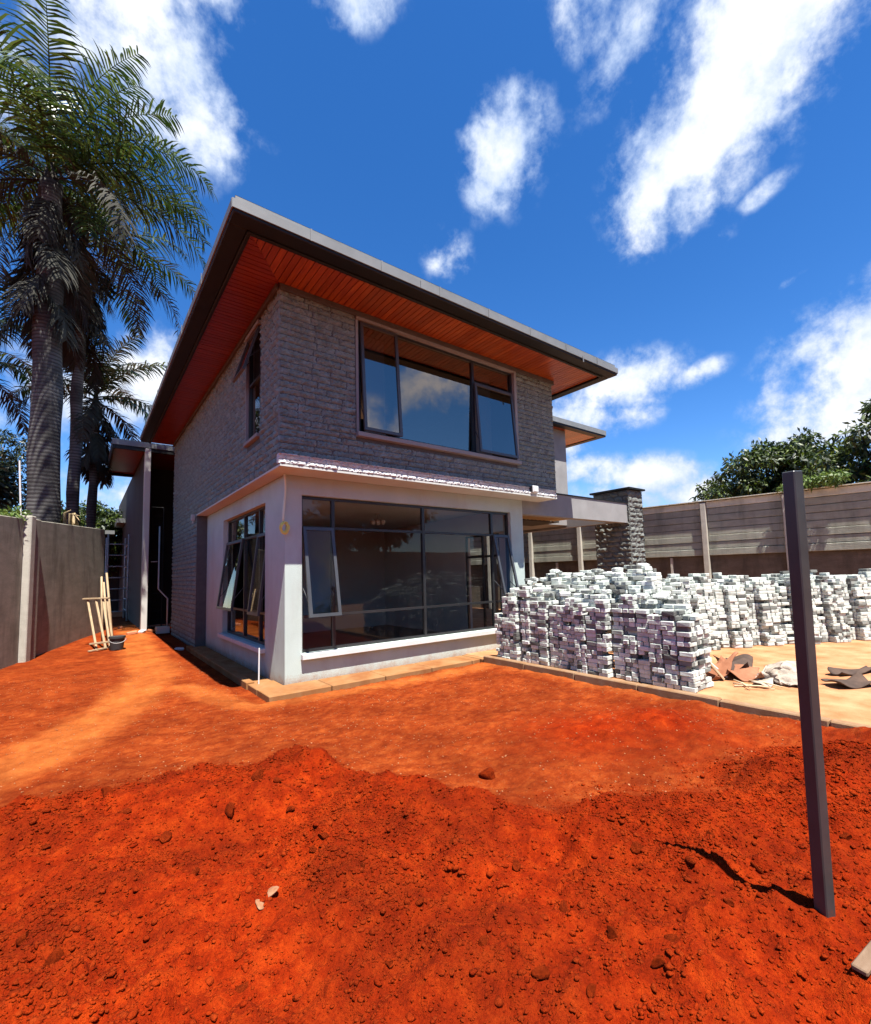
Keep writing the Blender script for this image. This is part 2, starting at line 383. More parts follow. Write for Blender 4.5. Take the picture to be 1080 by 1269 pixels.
raw = wmath('ADD', wmath('MULTIPLY', edge, wmath('MINIMUM', wmath('MULTIPLY', total, 2.2), 1.)), total)
cm = wn.new('ShaderNodeMapRange'); cm.interpolation_type = 'SMOOTHSTEP'
WL(raw, cm.inputs['Value']); cm.inputs['From Min'].default_value = .26; cm.inputs['From Max'].default_value = 1.02
body = wn.new('ShaderNodeMapRange'); body.interpolation_type = 'SMOOTHSTEP'
WL(wmath('ADD', raw, wmath('MULTIPLY', wmath('SUBTRACT', wnoise(7, 6, .6, .2, (1.3, 5, .06)), .5), 1.4)), body.inputs['Value'])
body.inputs['From Min'].default_value = .45; body.inputs['From Max'].default_value = 1.6
cr = wn.new('ShaderNodeMix'); cr.data_type = 'RGBA'; WL(body.outputs[0], cr.inputs[0])
cr.inputs[6].default_value = (.19, .245, .35, 1); cr.inputs[7].default_value = (.42, .42, .425, 1)
SKY = .06
bg1 = wn.new('ShaderNodeBackground'); WL(hs.outputs[0], bg1.inputs[0]); bg1.inputs[1].default_value = SKY
bg2 = wn.new('ShaderNodeBackground'); WL(cr.outputs[2], bg2.inputs[0]); bg2.inputs[1].default_value = 1.0
ms = wn.new('ShaderNodeMixShader'); WL(cm.outputs[0], ms.inputs[0]); WL(bg1.outputs[0], ms.inputs[1]); WL(bg2.outputs[0], ms.inputs[2])
wo = wn.new('ShaderNodeOutputWorld'); WL(ms.outputs[0], wo.inputs[0])
vs = sc.view_settings; vs.view_transform = 'Standard'; vs.look = 'None'; vs.exposure = 1.55; vs.gamma = 1
sc.cycles.max_bounces = 8; sc.cycles.transparent_max_bounces = 12; sc.cycles.diffuse_bounces = 4
sc.cycles.use_denoising = True

# ------------------------------------------------------------------ ground
HEAP = np.array([(-9, -2.3), (-3.4, -2.45), (-2.55, -2.55), (-1.9, -2.45), (-1.5, -2.75), (-.95, -2.95), (-.7, -3.5), (-.35, -4.4), (-.1, -4.75), (.35, -5.05), (.75, -5.25), (1.3, -5.35), (2.1, -5.3), (3.1, -5.5), (4.5, -5.7)])
PATH = np.array([(-1.15, 12), (-1.35, 6.6), (-1.35, 2.7), (-1.9, .6), (-2.7, -1.2), (-4.5, -2.6)])
PATH2 = np.array([(-1.2, 1.0), (-.7, -.75), (1.2, -.95), (3.3, -.95)])
def seg_dist(x, y, P):
    d = np.full(x.shape, 1e9)
    for (ax, ay), (bx, by) in zip(P[:-1], P[1:]):
        t = np.clip(((x - ax) * (bx - ax) + (y - ay) * (by - ay)) / ((bx - ax) ** 2 + (by - ay) ** 2), 0, 1)
        d = np.minimum(d, np.hypot(x - ax - t * (bx - ax), y - ay - t * (by - ay)))
    return d
PILES = [(-.95, -3.28, .36, .20), (-1.75, -2.9, .34, .14), (-2.7, -2.95, .3, .13), (-.35, -4.55, .3, .08), (.45, -5.55, .35, .07), (-.1, -5.1, .3, .05), (-1.2, -4.3, .6, .05),
         (1.9, -5.65, .5, .10), (-2.7, -4.6, .6, .08), (-1.4, -5.5, .4, .05), (1.5, -4.1, .45, .06), (2.3, -4.45, .5, .12), (.27, -6.0, .12, .035)]
def heap_d(x, y):
    edge_y = np.interp(x, HEAP[:, 0], HEAP[:, 1]) + .20 * fbm(x * 2.6, y * 0 + 3.1, 91, 4)
    return edge_y - y           # >0 inside the heap
def ground_z(x, y):
    x = np.asarray(x, float); y = np.asarray(y, float)
    d = heap_d(x, y); hm = sstep(-.08, .6, d) * sstep(6, 3.6, x)
    near = sstep(16, 4, np.hypot(x + 2, y + 4))
    z = .13 * sstep(3.5, 11, y) * sstep(-.2, -1.2, x)
    z = z + .035 * fbm(x * .8, y * .8, 5, 4) * near + .014 * fbm(x * 4, y * 4, 15, 4) * near
    h = hm * (.17 + .10 * fbm(x * 1.7, y * 1.7, 25, 3))
    for px, py, r, a in PILES: h = h + a * np.exp(-((x - px) ** 2 + (y - py) ** 2) / r ** 2) * (.8 + .8 * fbm(x * 5, y * 5, 33, 3))
    rough = .5 + .5 * hm
    ridg = .5 - np.abs(vnoise(x * 7, y * 7, 44))
    h = h + hm * (.062 * fbm(x * 4.5, y * 4.5, 41, 4) + .035 * ridg) + near * rough * (.026 * fbm(x * 15, y * 15, 51, 3) + .030 * np.maximum(0, vnoise(x * 22, y * 22, 61) - .08) + .022 * np.maximum(0, vnoise(x * 44, y * 44, 62) - .05))
    uu, vv = x * .8 - y * .6, x * .6 + y * .8
    h = h + near * (1 - hm) * (.022 * fbm(uu * .7, vv * 6.5, 201, 3) + .012 * fbm(uu * 1.5 + 3, vv * 16, 211, 2)) * sstep(.5, -.5, y)
    # level where the slab, the apron and the house stand
    fl = sstep(-.75, -.5, x) * sstep(-.75, -.5, y) * sstep(3.9, 3.5, x)
    fl = np.maximum(fl, sstep(3.30, 3.45, x) * sstep(-9.5, -9, y))
    fl = np.maximum(fl, sstep(-.2, .1, x) * sstep(-.2, .2, y))
    bank = .04 * np.exp(-((x - 3.25) / .16) ** 2) * sstep(-.8, -2, y) * (.6 + vnoise(y * 2.5, x * 2.5, 8))
    return (z + h + bank) * (1 - fl) - .06 * fl
def axis(segs):
    out = []
    for a, b, s in segs: out += list(np.arange(a, b, s))
    return np.array(out + [segs[-1][1]])
gx = axis([(-400, -60, 40), (-60, -15, 5), (-15, -5.2, .35), (-5.2, -3.6, .03), (-3.6, 1.2, .0125), (1.2, 3.8, .03), (3.8, 15, .5), (15, 60, 5), (60, 400, 40)])
gy = axis([(-400, -60, 40), (-60, -15, 5), (-15, -7.2, .5), (-7.2, -6.6, .04), (-6.6, -4.2, .0125), (-4.2, -2.2, .02), (-2.2, 1.2, .045), (1.2, 12, .12), (12, 60, 4), (60, 400, 40)])
GX, GY = np.meshgrid(gx, gy); GZ = ground_z(GX, GY)
nx, ny = len(gx), len(gy)
idx = np.arange(nx * ny).reshape(ny, nx)
GF = np.stack([idx[:-1, :-1], idx[:-1, 1:], idx[1:, 1:], idx[1:, :-1]], -1).reshape(-1, 4)
ground = mesh_np('ground', np.stack([GX, GY, GZ], -1).reshape(-1, 3), GF, M['soil'], smooth=True)
tag(ground, kind='structure')
dH = heap_d(GX, GY)
a_flat = sstep(.42, -.34, dH + .45 * fbm(GX * 3.3, GY * 3.3, 70, 4))
for px, py, r, a in PILES[10:12]: a_flat = a_flat * (1 - np.exp(-((GX - px) ** 2 + (GY - py) ** 2) / (r * 1.4) ** 2))
a_path = np.maximum(np.exp(-(seg_dist(GX, GY, PATH) / .62) ** 2), .85 * np.exp(-(seg_dist(GX, GY, PATH2) / .42) ** 2)) * a_flat
a_path = np.maximum(a_path, .25 * np.exp(-((GX - 1.8) / 1.9) ** 2 - ((GY + 2.2) / .8) ** 2) * a_flat)
a_path = np.maximum(a_path, .7 * sstep(2.6, 3.3, GX) * sstep(-.6, -1.2, GY) * a_flat)
for nm, arr in (('flat', a_flat), ('path', a_path), ('sand', sstep(3.3, 3.6, GX) * 1.0)):
    at = ground.data.attributes.new(nm, 'FLOAT', 'POINT'); at.data.foreach_set('value', arr.ravel().astype(np.float32))

def ico(sub):
    bm = bmesh.new(); bmesh.ops.create_icosphere(bm, subdivisions=sub, radius=1)
    v = np.array([p.co[:] for p in bm.verts]); f = np.array([[q.index for q in p.verts] for p in bm.faces]); bm.free(); return v, f
def lump(sub, seed, rough=.35):
    v, f = ico(sub); r = np.random.default_rng(seed)
    for k in range(5):
        d = r.normal(size=3); d /= np.linalg.norm(d); t = v @ d; c = r.uniform(.3, .75)
        v = v - np.outer(np.maximum(0, t - c), d)                      # chop facets
    v = v * (1 + rough * (r.random((len(v), 1)) - .5))
    return v * r.uniform(.6, 1.35, 3), f
def scatter(name, mat, pts, sizes, variants, flatten=.75, sink=.25):
    Vs, Fs, n = [], [], 0
    for (x, y, z), s, k in zip(pts, sizes, RNG.integers(0, len(variants), len(pts))):
        v, f = variants[k]; a = RNG.uniform(0, 6.28); c_, s_ = math.cos(a), math.sin(a)
        q = v * s; q = np.stack([q[:, 0] * c_ - q[:, 1] * s_, q[:, 0] * s_ + q[:, 1] * c_, q[:, 2] * flatten], -1) + (x, y, z + s * flatten * (1 - 2 * sink) * .6)
        Vs.append(q); Fs.append(f + n); n += len(v)
    return mesh_np(name, np.concatenate(Vs), np.concatenate(Fs), mat)
lumps1 = [lump(1, 100 + k) for k in range(8)]
# clods over the heap, denser towards its lower near side
N = 320000
cx = RNG.uniform(-4.6, 2.8, N); cy = RNG.uniform(-6.5, -2.2, N)
inside = heap_d(cx, cy) > -.6 + 1.0 * np.sqrt(RNG.random(N))
dens = RNG.random(N) < (.30 + .70 * sstep(-.15, .25, fbm(cx * 1.6, cy * 1.6, 77, 3)))
cam_ok = np.hypot(cx - CAM.x, cy - CAM.y) > .9
k = inside & dens & cam_ok; cx, cy = cx[k], cy[k]
ex = RNG.normal(0, 1, (2, 260)) * .075; cx = np.concatenate([cx, .235 + ex[0]]); cy = np.concatenate([cy, -6.20 + ex[1]])
cs = np.clip(.0045 * np.exp(RNG.normal(0, .55, len(cx))), .0022, .019)
cs[-260:] *= 1.5
o = scatter('soil_clods', M['clod'], np.stack([cx, cy, ground_z(cx, cy)], -1), cs, lumps1)
tag(o, 'small loose crumbs of red soil strewn over the heap', 'soil crumbs', kind='stuff')
N = 9000
cx = RNG.uniform(-4.6, 3.3, N); cy = RNG.uniform(-5.4, 3.5, N)
k = (heap_d(cx, cy) < 0) & ~((cx > -.6) & (cy > -.7)); cx, cy = cx[k], cy[k]
cs = np.clip(.0048 * np.exp(RNG.normal(0, .5, len(cx))), .0022, .010)
M['stoneflake'] = plain('brown_stone', (.24, .085, .03), (.40, .22, .12), 18, .4, 60)
M['pebble'] = plain('pale_pebble', (.26, .06, .015), (.42, .20, .085), 1.5, 0)
o = scatter('gravel', M['pebble'], np.stack([cx, cy, ground_z(cx, cy)], -1), cs, lumps1)
tag(o, 'pale pebbles and crumbs on the trodden red earth', 'gravel', kind='stuff')
# big clods, each a thing
lm = [lump(3, 300 + k, .10) for k in range(6)]
lmesh = []
for v, f in lm:
    me = bpy.data.meshes.new('soil_clod'); me.from_pydata(v.tolist(), [], f.tolist()); me.materials.append(M['clod']); me.polygons.foreach_set('use_smooth', [True] * len(f)); lmesh.append(me)
def gpt(x, y): return float(ground_z(np.array([x]), np.array([y]))[0])
def on_ground(px, py, z0=.15):      # ground point under a direction from the viewpoint (construction aid)
    d = FW + RT * ((px - 540) / F_PX) + UP * ((PY - py) / F_PX); z = z0
    for _ in range(12):
        t = (z - CAM.z) / d.z; z = gpt(CAM.x + d.x * t, CAM.y + d.y * t)
    return CAM.x + d.x * t, CAM.y + d.y * t, z
CLODS = [(70, 1180, 36), (482, 1197, 19), (670, 1210, 22), (735, 1232, 20), (815, 1195, 26), (320, 963, 24), (605, 962, 22), (388, 1058, 15), (285, 1010, 18),
         (345, 968, 16), (400, 1030, 14), (155, 1008, 16), (205, 1040, 15), (872, 988, 20), (790, 1050, 18), (858, 1070, 18), (700, 1130, 20), (560, 1045, 14), (640, 1075, 14),
         (130, 985, 22), (240, 1085, 14), (360, 1000, 16), (420, 985, 13), (60, 1052, 16), (30, 1165, 20), (905, 1120, 18), (940, 1080, 16), (520, 1120, 15), (760, 1160, 20),
         (835, 1165, 24), (880, 1030, 14), (1050, 1040, 16), (600, 1170, 14), (300, 1225, 18), (450, 1075, 12), (955, 965, 14), (985, 940, 16)]
for i, (px, py, s) in enumerate(CLODS):
    x, y, z = on_ground(px, py); dist = (Vector((x, y, z)) - CAM).dot(FW)
    s = s * .5 * dist / F_PX
    o = bpy.data.objects.new('soil_clod', lmesh[i % 6]); COL.objects.link(o)
    o.location = (x, y, z + s * .22); o.scale = (s * random.uniform(.8, 1.2), s * random.uniform(.8, 1.1), s * random.uniform(.55, .85)); o.rotation_euler = (random.uniform(-.4, .4), random.uniform(-.4, .4), random.uniform(0, 6.28))
    tag(o, 'fist sized clod of red soil lying on the fresh heap', 'soil clod', 'big clods on the red soil heap')
tag(bpy.data.objects['soil_clod'], 'broad red clod near the bottom left corner of the soil heap', 'soil clod')
# pale stone flakes on the heap
for (px, py, s, lab) in ((322, 1122, 13, 'small tilted pale stone flake on the red heap'), (338, 1108, 20, 'larger pale brown stone slab half sunk in the red heap')):
    x, y, z = on_ground(px, py); dist = (Vector((x, y, z)) - CAM).dot(FW); s = s * .5 * dist / F_PX
    v, f = lump(3, 900 + px, .08)
    o = mesh_np('stone', v * (s, s * .7, s * .35), f, M['stoneflake'], smooth=False); o.location = (x, y, z + s * .2); o.rotation_euler = (.35, -.3, px)
    tag(o, lab, 'stone')

# dusty slab to the right, kerb and apron
b = MB(); b.box(3.52, 40, -30, 30, -.3, .035); tag(b.build('slab', M['sand']), kind='structure')
b = MB(); y = -.62
while y > -9:
    L = .98; b.box(3.40, 3.52, y - L + .008, y, -.25, .085 + random.uniform(-.008, .008)); y -= L
tag(b.build('kerb', M['kerb'], bevel=.012), kind='structure')
b = MB(); x = -.40
while x < 3.35:
    b.box(x, min(x + .9, 3.395) - .012, -.56, -.012, -.2, .028); x += .9
y = -.012
b.box(-.40, -.012, -.0, .45, -.2, .022)
b.box(-.42, -.30, .46, 5.6, -.2, .045); b.box(-.29, -.012, .46, 5.6, -.2, .0)
b.box(3.41, 6.2, -.60, -.012, -.2, .030)
tag(b.build('pavement', M['apron'], bevel=.008), kind='structure')

# ------------------------------------------------------------------ house
house = empty('house', (0, 0, 0), 'unfinished two storey house with grey rockface upper floor and wide wooden eaves', 'house')
FY, LX = -.44, -.23                      # core planes of the upper walls (stones stand proud of them)
ZT = 5.9
def wall_with_hole(mb, P, u0, u1, v0, v1, holes, n0, n1):
    """solid wall pieces butted round rectangular holes, in (u, v, n) mapped by P"""
    us = sorted({u0, u1, *[h[0] for h in holes], *[h[1] for h in holes]})
    for a, c in zip(us[:-1], us[1:]):
        cut = sorted([(h[2], h[3]) for h in holes if h[0] < (a + c) / 2 < h[1]]); v = v0
        for lo, hi in cut:
            if lo > v: mb.box(a, c, v, lo, n0, n1, P)
            v = hi
        if v < v1: mb.box(a, c, v, v1, n0, n1, P)
Pf = lambda y0: (lambda u, v, n: (u, y0 - n, v))           # front face, n towards the viewer
Pl = lambda x0: (lambda u, v, n: (x0 - n, u, v))           # left face
def clad(mb, P, u0, u1, v0, v1, holes, h=.1, lmin=.22, lmax=.5, depth=.028, gap=.004, seed=0, cell=.05, amp=1.):
    r = np.random.default_rng(seed); v = v0
    while v < v1 - .02:
        hh = min(h * r.uniform(.85, 1.15), v1 - v)
        if v1 - v - hh < .04: hh = v1 - v
        spans = [(u0, u1)]
        for a, c, lo, hi in holes:
            if lo < v + hh - .01 and hi > v + .01:
                spans = [t for s_ in spans for t in ((s_[0], min(s_[1], a)), (max(s_[0], c), s_[1])) if t[1] - t[0] > .02]
        for a, c in spans:
            u = a
            while u < c - .01:
                L = r.uniform(lmin, lmax)
                if c - u - L < lmin * .6: L = c - u
                nu = max(3, int(L / cell)); nv = max(3, round(hh / cell))
                U = np.linspace(u + gap, u + L - gap, nu + 1); V = np.linspace(v + gap, v + hh - gap, nv + 1)
                UU, VV = np.meshgrid(U, V)
                NN = depth * (.15 + 1.15 * r.random(UU.shape)) * amp + depth * r.uniform(-.25, .3)
                ed = lambda k_: depth * (-.36 + .62 * r.random(k_))
                NN[0, :] = ed(nu + 1); NN[-1, :] = ed(nu + 1); NN[:, 0] = ed(nv + 1); NN[:, -1] = ed(nv + 1)
                UU[1:-1, 1:-1] += r.uniform(-.012, .012, UU[1:-1, 1:-1].shape)
                vs = [P(p, q, n_) for p, q, n_ in zip(UU.ravel(), VV.ravel(), NN.ravel())]
                w_ = nu + 1
                mb.add(vs, [(j * w_ + i, j * w_ + i + 1, (j + 1) * w_ + i + 1, (j + 1) * w_ + i) for j in range(nv) for i in range(nu)])
                u += L
        v += hh
WU = (1.04, 4.66, 3.88, 5.76)            # upper window
WS = (.50, 1.18, 3.90, 5.72)             # upper side window
WG = (.265, 4.92, .44, 2.88)             # ground floor front window
WL_ = (.955, 3.90, .45, 2.87)            # ground floor left window
Z0U = 3.20                               # underside of the overhanging upper floor
# upper walls: core and stones
b = MB()
wall_with_hole(b, Pf(FY), LX, 5.955, Z0U + .004, ZT - .004, [(WU[0] - .04, WU[1] + .04, WU[2] - .05, WU[3] + .05)], -.22, 0)
wall_with_hole(b, Pl(LX), FY + .222, 9.4, Z0U + .004, ZT - .004, [(WS[0] - .03, WS[1] + .03, WS[2] - .05, WS[3] + .05)], -.22, 0)
wall_with_hole(b, Pl(LX), 5.62, 9.4, -.3, Z0U, [], -.22, 0)
b.box(LX, .2, 5.58, 5.618, -.3, Z0U)
b.box(5.735, 5.95, FY + .222, 7.0, Z0U + .004, ZT - .004)
b.box(LX + .222, 5.7, 9.2, 9.4, -.3, ZT - .004)
b.build('wall', M['mortar'], house)
b = MB()
clad(b, Pf(FY), LX - .02, 5.955, 3.345, ZT - .01, [(WU[0] - .05, WU[1] + .05, WU[2] - .07, WU[3] + .09)], seed=1, cell=.024, gap=.002, h=.10, lmin=.25, lmax=.6, depth=.028)
clad(b, Pl(LX), FY - .02, 9.4, 3.345, ZT - .01, [(WS[0] - .04, WS[1] + .04, WS[2] - .07, WS[3] + .06)], seed=2, cell=.034, gap=.002, h=.10, lmin=.25, lmax=.6, depth=.028)
clad(b, Pl(LX), 5.60, 9.4, -.25, 3.345, [], h=.11, lmin=.25, lmax=.55, seed=3, cell=.05, gap=.003)
clad(b, Pl(LX), FY - .02, 5.60, Z0U + .01, 3.345, [], seed=5, depth=.03)
b.build('stone_cladding', M['stone'], house, recalc=False)
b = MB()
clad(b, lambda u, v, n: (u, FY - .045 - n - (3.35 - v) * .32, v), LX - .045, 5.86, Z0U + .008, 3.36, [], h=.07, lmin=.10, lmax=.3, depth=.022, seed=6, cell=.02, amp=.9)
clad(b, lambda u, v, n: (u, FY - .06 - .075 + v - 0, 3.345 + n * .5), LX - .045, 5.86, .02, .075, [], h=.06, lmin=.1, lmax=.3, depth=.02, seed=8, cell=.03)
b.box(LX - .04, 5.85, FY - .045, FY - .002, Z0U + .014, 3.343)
b.build('stone_ledge', M['palestone'], house, recalc=False)  # same stone, colour paled and face sloped to stand in for bright sunlight
# underside of the overhang, plaster
b = MB()
b.box(LX - .02, 5.86, FY - .09, -.002, Z0U - .03, Z0U); b.box(LX - .02, -.002, 0, 5.578, Z0U - .03, Z0U)
b.build('overhang_soffit', M['smooth'], house)
# ground floor walls
b = MB()
zt = Z0U - .032
wall_with_hole(b, Pf(0), 0, 5.3, -.3, zt, [WG], -.2, 0)
wall_with_hole(b, Pl(0), .202, 5.578, -.3, zt, [WL_], -.2, 0)
b.build('wall', M['roughcast'], house)
# interior
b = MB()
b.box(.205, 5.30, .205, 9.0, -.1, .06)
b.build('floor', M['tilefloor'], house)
b = MB()
b.box(.205, 5.72, .205, 9.0, 3.0, 3.15)
b.build('ceiling', M['smooth'], house)
b = MB()
Pr = lambda u, v, n: (5.1 - n, u, v)
wall_with_hole(b, Pr, .203, 9.0, .062, 2.998, [(.55, 1.75, .10, 2.5)], -.18, 0)
wall_with_hole(b, Pf(5.6), 2.2, 5.098, .062, 2.998, [], -.15, 0)
b.build('interior_wall', M['inner'], house)
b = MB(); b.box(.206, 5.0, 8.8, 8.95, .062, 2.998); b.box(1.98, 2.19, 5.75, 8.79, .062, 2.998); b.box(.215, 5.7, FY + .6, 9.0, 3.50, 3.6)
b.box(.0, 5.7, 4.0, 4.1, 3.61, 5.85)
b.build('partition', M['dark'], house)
b = MB()
for y0, y1 in ((.56, .60), (1.13, 1.17), (1.70, 1.74)): b.box(5.12, 5.17, y0, y1, .11, 2.49)
for z0, z1 in ((.11, .15), (1.95, 2.0), (2.45, 2.49)):
    b.box(5.12, 5.17, .601, 1.129, z0, z1); b.box(5.12, 5.17, 1.171, 1.699, z0, z1)
b.build('door', M['frame'], house)

# windows ---------------------------------------------------------------
def rot_sash(v_top, ang):
    s_, c_ = math.sin(ang), math.cos(ang)
    return lambda u, v, n: (u, v_top + (v - v_top) * c_ + n * s_, n * c_ - (v - v_top) * s_)
def window(P, rect, us, vs, fixed, sashes, fw=.045, depth=.06, n0=-.09, gmat='glass', name='window'):
    """us, vs: mullion and transom positions; fixed: panes (u0,u1,v0,v1); sashes: (u0,u1,v0,v1,angle)"""
    u0, u1, v0, v1 = rect; b = MB(); n1 = n0 + depth
    b.box(u0, u0 + fw, v0, v1, n0, n1, P); b.box(u1 - fw, u1, v0, v1, n0, n1, P)
    b.box(u0 + fw, u1 - fw, v0, v0 + fw, n0, n1, P); b.box(u0 + fw, u1 - fw, v1 - fw, v1, n0, n1, P)
    for u in us: b.box(u - fw * .6, u + fw * .6, v0 + fw, v1 - fw, n0, n1, P)
    cuts = [u0 + fw] + [x for u in us for x in (u - fw * .6, u + fw * .6)] + [u1 - fw]
    for v, rngs in vs:
        for k in range(0, len(cuts), 2):
            if rngs is None or k // 2 in rngs: b.box(cuts[k], cuts[k + 1], v - fw * .45, v + fw * .45, n0 + .004, n1 - .004, P)
    win = b.build(name, M['frame'], house)
    for a, c, lo, hi in fixed:
        g = MB(); nn = n0 + depth * .45; g.quad(P(a, lo, nn), P(c, lo, nn), P(c, hi, nn), P(a, hi, nn)); g.build('pane', M[gmat], win, recalc=False)
    for a, c, lo, hi, ang in sashes:
        T = rot_sash(hi, ang); Q = lambda u, v, n: P(*T(u, v, n)); s = MB(); f = .05; m0, m1 = n1 - .0, n1 + .04
        s.box(a, a + f, lo, hi, m0, m1, Q); s.box(c - f, c, lo, hi, m0, m1, Q)
        s.box(a + f, c - f, lo, lo + f, m0, m1, Q); s.box(a + f, c - f, hi - f, hi, m0, m1, Q)
        if ang > .05:
            s.bar(Q(a + .01, lo + .25, m0), P(a + .01, lo + .45, n1), .012); s.bar(Q(c - .01, lo + .25, m0), P(c - .01, lo + .45, n1), .012)
        s.build('sash', M['sash'], win)
        g = MB(); nn = (m0 + m1) / 2; g.quad(Q(a + f, lo + f, nn), Q(c - f, lo + f, nn), Q(c - f, hi - f, nn), Q(a + f, hi - f, nn)); g.build('pane', M[gmat], win, recalc=False)
    return win
# ground floor front
mu = [.825, 2.645, 4.425]; zl, zh = .985, 2.38
E = .03
panes = []
edges = [WG[0] + .045, *[t for m_ in mu for t in (m_ - .027, m_ + .027)], WG[1] - .045]
for i in range(4):
    a, c = edges[2 * i], edges[2 * i + 1]
    panes += [(a, c, zh + .02, WG[3] - .045), (a, c, WG[2] + .045, zl - .02)]
    if i in (1, 2): panes.append((a, c, zl + .02, zh - .02))
wf = window(Pf(0), WG, mu, [(zl, None), (zh, None)], panes,
       [(edges[0] - .01, edges[1] + .02, zl - .01, zh + .01, R(11)), (edges[6] - .02, edges[7] + .01, zl - .01, zh + .01, R(12))], n0=-.14)
b = MB(); b.box(WG[0] - .02, WG[1] + .02, .355, .438, -.10, .085, Pf(0)); b.build('sill', M['sill'], wf, bevel=.006)
# ground floor left
mu = [1.62, 2.62]; edges = [WL_[0] + .045, mu[0] - .027, mu[0] + .027, mu[1] - .027, mu[1] + .027, WL_[1] - .045]
panes = []
for i in range(3):
    a, c = edges[2 * i], edges[2 * i + 1]
    panes += [(a, c, zh + .02, WL_[3] - .045), (a, c, WL_[2] + .045, zl - .02)]
    if i == 1: panes.append((a, c, zl + .02, zh - .02))
wl = window(Pl(0), WL_, mu, [(zl, None), (zh, None)], panes,
       [(edges[0] - .01, edges[1] + .02, zl - .01, zh + .01, R(7)), (edges[4] - .02, edges[5] + .01, zl - .01, zh + .01, R(8))], n0=-.16)
b = MB(); b.box(WL_[0] - .02, WL_[1] + .05, .37, .447, -.10, .085, Pl(0)); b.build('sill', M['sill'], wl, bevel=.006)
# upper front
mu = [1.80, 3.56]; vt = 5.16
edges = [WU[0] + .045, mu[0] - .027, mu[0] + .027, mu[1] - .027, mu[1] + .027, WU[1] - .045]
wu = window(Pf(FY), WU, mu, [(5.32, (2,))],
       [(edges[2], edges[3], WU[2] + .045, WU[3] - .045), (edges[4], edges[5], 5.34, WU[3] - .045)],
       [(edges[0] - .01, edges[1] + .02, WU[2] + .02, WU[3] - .02, R(3.5)), (edges[4] - .02, edges[5] + .01, WU[2] + .02, 5.30, R(4.5))], n0=-.07, gmat='tintglass')
b = MB(); b.box(WU[0] - .06, WU[1] + .10, WU[2] - .075, WU[2] - .002, -.10, .10, Pf(FY)); b.build('sill', M['plaster'], wu, bevel=.006)
b = MB()
b.box(WU[0] - .045, WU[1] + .075, WU[3] + .002, WU[3] + .075, -.10, .055, Pf(FY)); b.box(WU[1] + .002, WU[1] + .075, WU[2], WU[3], -.10, .055, Pf(FY)); b.box(WU[0] - .045, WU[0] - .002, WU[2], WU[3], -.10, .02, Pf(FY))
b.build('trim', M['plaster'], wu)
# upper side
ws = window(Pl(LX), WS, [], [(4.9, None)], [(WS[0] + .045, WS[1] - .045, WS[2] + .045, 4.88)], [(WS[0] + .02, WS[1] - .02, 4.88, WS[3] - .02, R(17))], n0=-.07, gmat='tintglass')
b = MB(); b.box(WS[0] - .05, WS[1] + .05, WS[2] - .06, WS[2] - .002, -.1, .07, Pl(LX)); b.build('sill', M['plaster'], ws, bevel=.006)
b = MB(); b.box(WS[0] - .035, WS[1] + .035, WS[3] + .002, WS[3] + .06, -.1, .05, Pl(LX)); b.box(WS[1] + .002, WS[1] + .035, WS[2], WS[3], -.1, .035, Pl(LX)); b.build('trim', M['plaster'], ws)
b = MB(); b.box(1.35, 1.75, FY + .35, FY + .40, 3.62, 5.75); b.box(3.9, 4.35, FY + .35, FY + .40, 3.62, 5.75); b.build('curtain', M['inner'], wu)

# roof ------------------------------------------------------------------
XR, XL, YF, YB = 6.88, -1.14, -1.53, 9.55     # outer faces of the gutters
roof = MB(); roof.box(XL + .03, XR - .03, YF + .03, YB, ZT + .16, ZT + .20)
roof.add([(XL + .03, YF + .03, ZT + .205), (XR - .03, YF + .03, ZT + .205), (XR - .03, YB, ZT + .205), (XL + .03, YB, ZT + .205), (2.0, 3.0, ZT + .75), (3.6, 3.0, ZT + .75), (3.6, 6, ZT + .75), (2, 6, ZT + .75)],
         [(0, 1, 5, 4), (1, 2, 6, 5), (2, 3, 7, 6), (3, 0, 4, 7), (4, 5, 6, 7)])
roof = roof.build('roof', M['gutter'], house)
GW = .22
b = MB()                                       # dark box gutter all round
b.box(XL, XR, YF, YF + GW, ZT - .03, ZT + .10); b.box(XL, XL + GW, YF + GW, YB, ZT - .03, ZT + .10); b.box(XR - GW, XR, YF + GW, YB, ZT - .03, ZT + .10)
b.box(XL + GW, XL + GW + .05, YF + GW + .05, YB, ZT - .055, ZT + .02); b.box(XL + GW, XR - GW, YF + GW, YF + GW + .05, ZT - .055, ZT + .02); b.box(XR - GW - .05, XR - GW, YF + GW + .05, YB, ZT - .055, ZT + .02)
b.build('gutter', M['darkmetal'], roof, bevel=.01)
b = MB()                                       # pale flashing in lengths with lapped joints
x = XL - .015
for k in range(3):
    L = (XR - XL + .03) / 3; b.box(x, x + L - .006, YF - .018 - .002 * (k % 2), YF - .002, ZT + .012, ZT + .125); x += L
y = YF
for k in range(4):
    L = (YB - YF) / 4; b.box(XL - .018 - .002 * (k % 2), XL - .002, y + .001, y + L - .006, ZT + .012, ZT + .125); b.box(XR + .002, XR + .018, y + .001, y + L - .006, ZT + .012, ZT + .125); y += L
b.build('flashing', M['gutter'], roof)
b = MB()
for x in (-.2, .85, 1.9, 2.95, 4.0, 5.05, 6.1):
    b.box(x - .012, x + .012, YF - .028, YF - .0205, ZT - .0, ZT + .16)
for y in (.2, 1.9, 3.6, 5.3, 7.0): b.box(XL - .028, XL - .0205, y - .012, y + .012, ZT, ZT + .16)
b.box(5.58, 5.61, YF - .03, YF - .0205, ZT - .07, ZT + .05)
b.build('gutter_bracket', M['gutter'], roof)
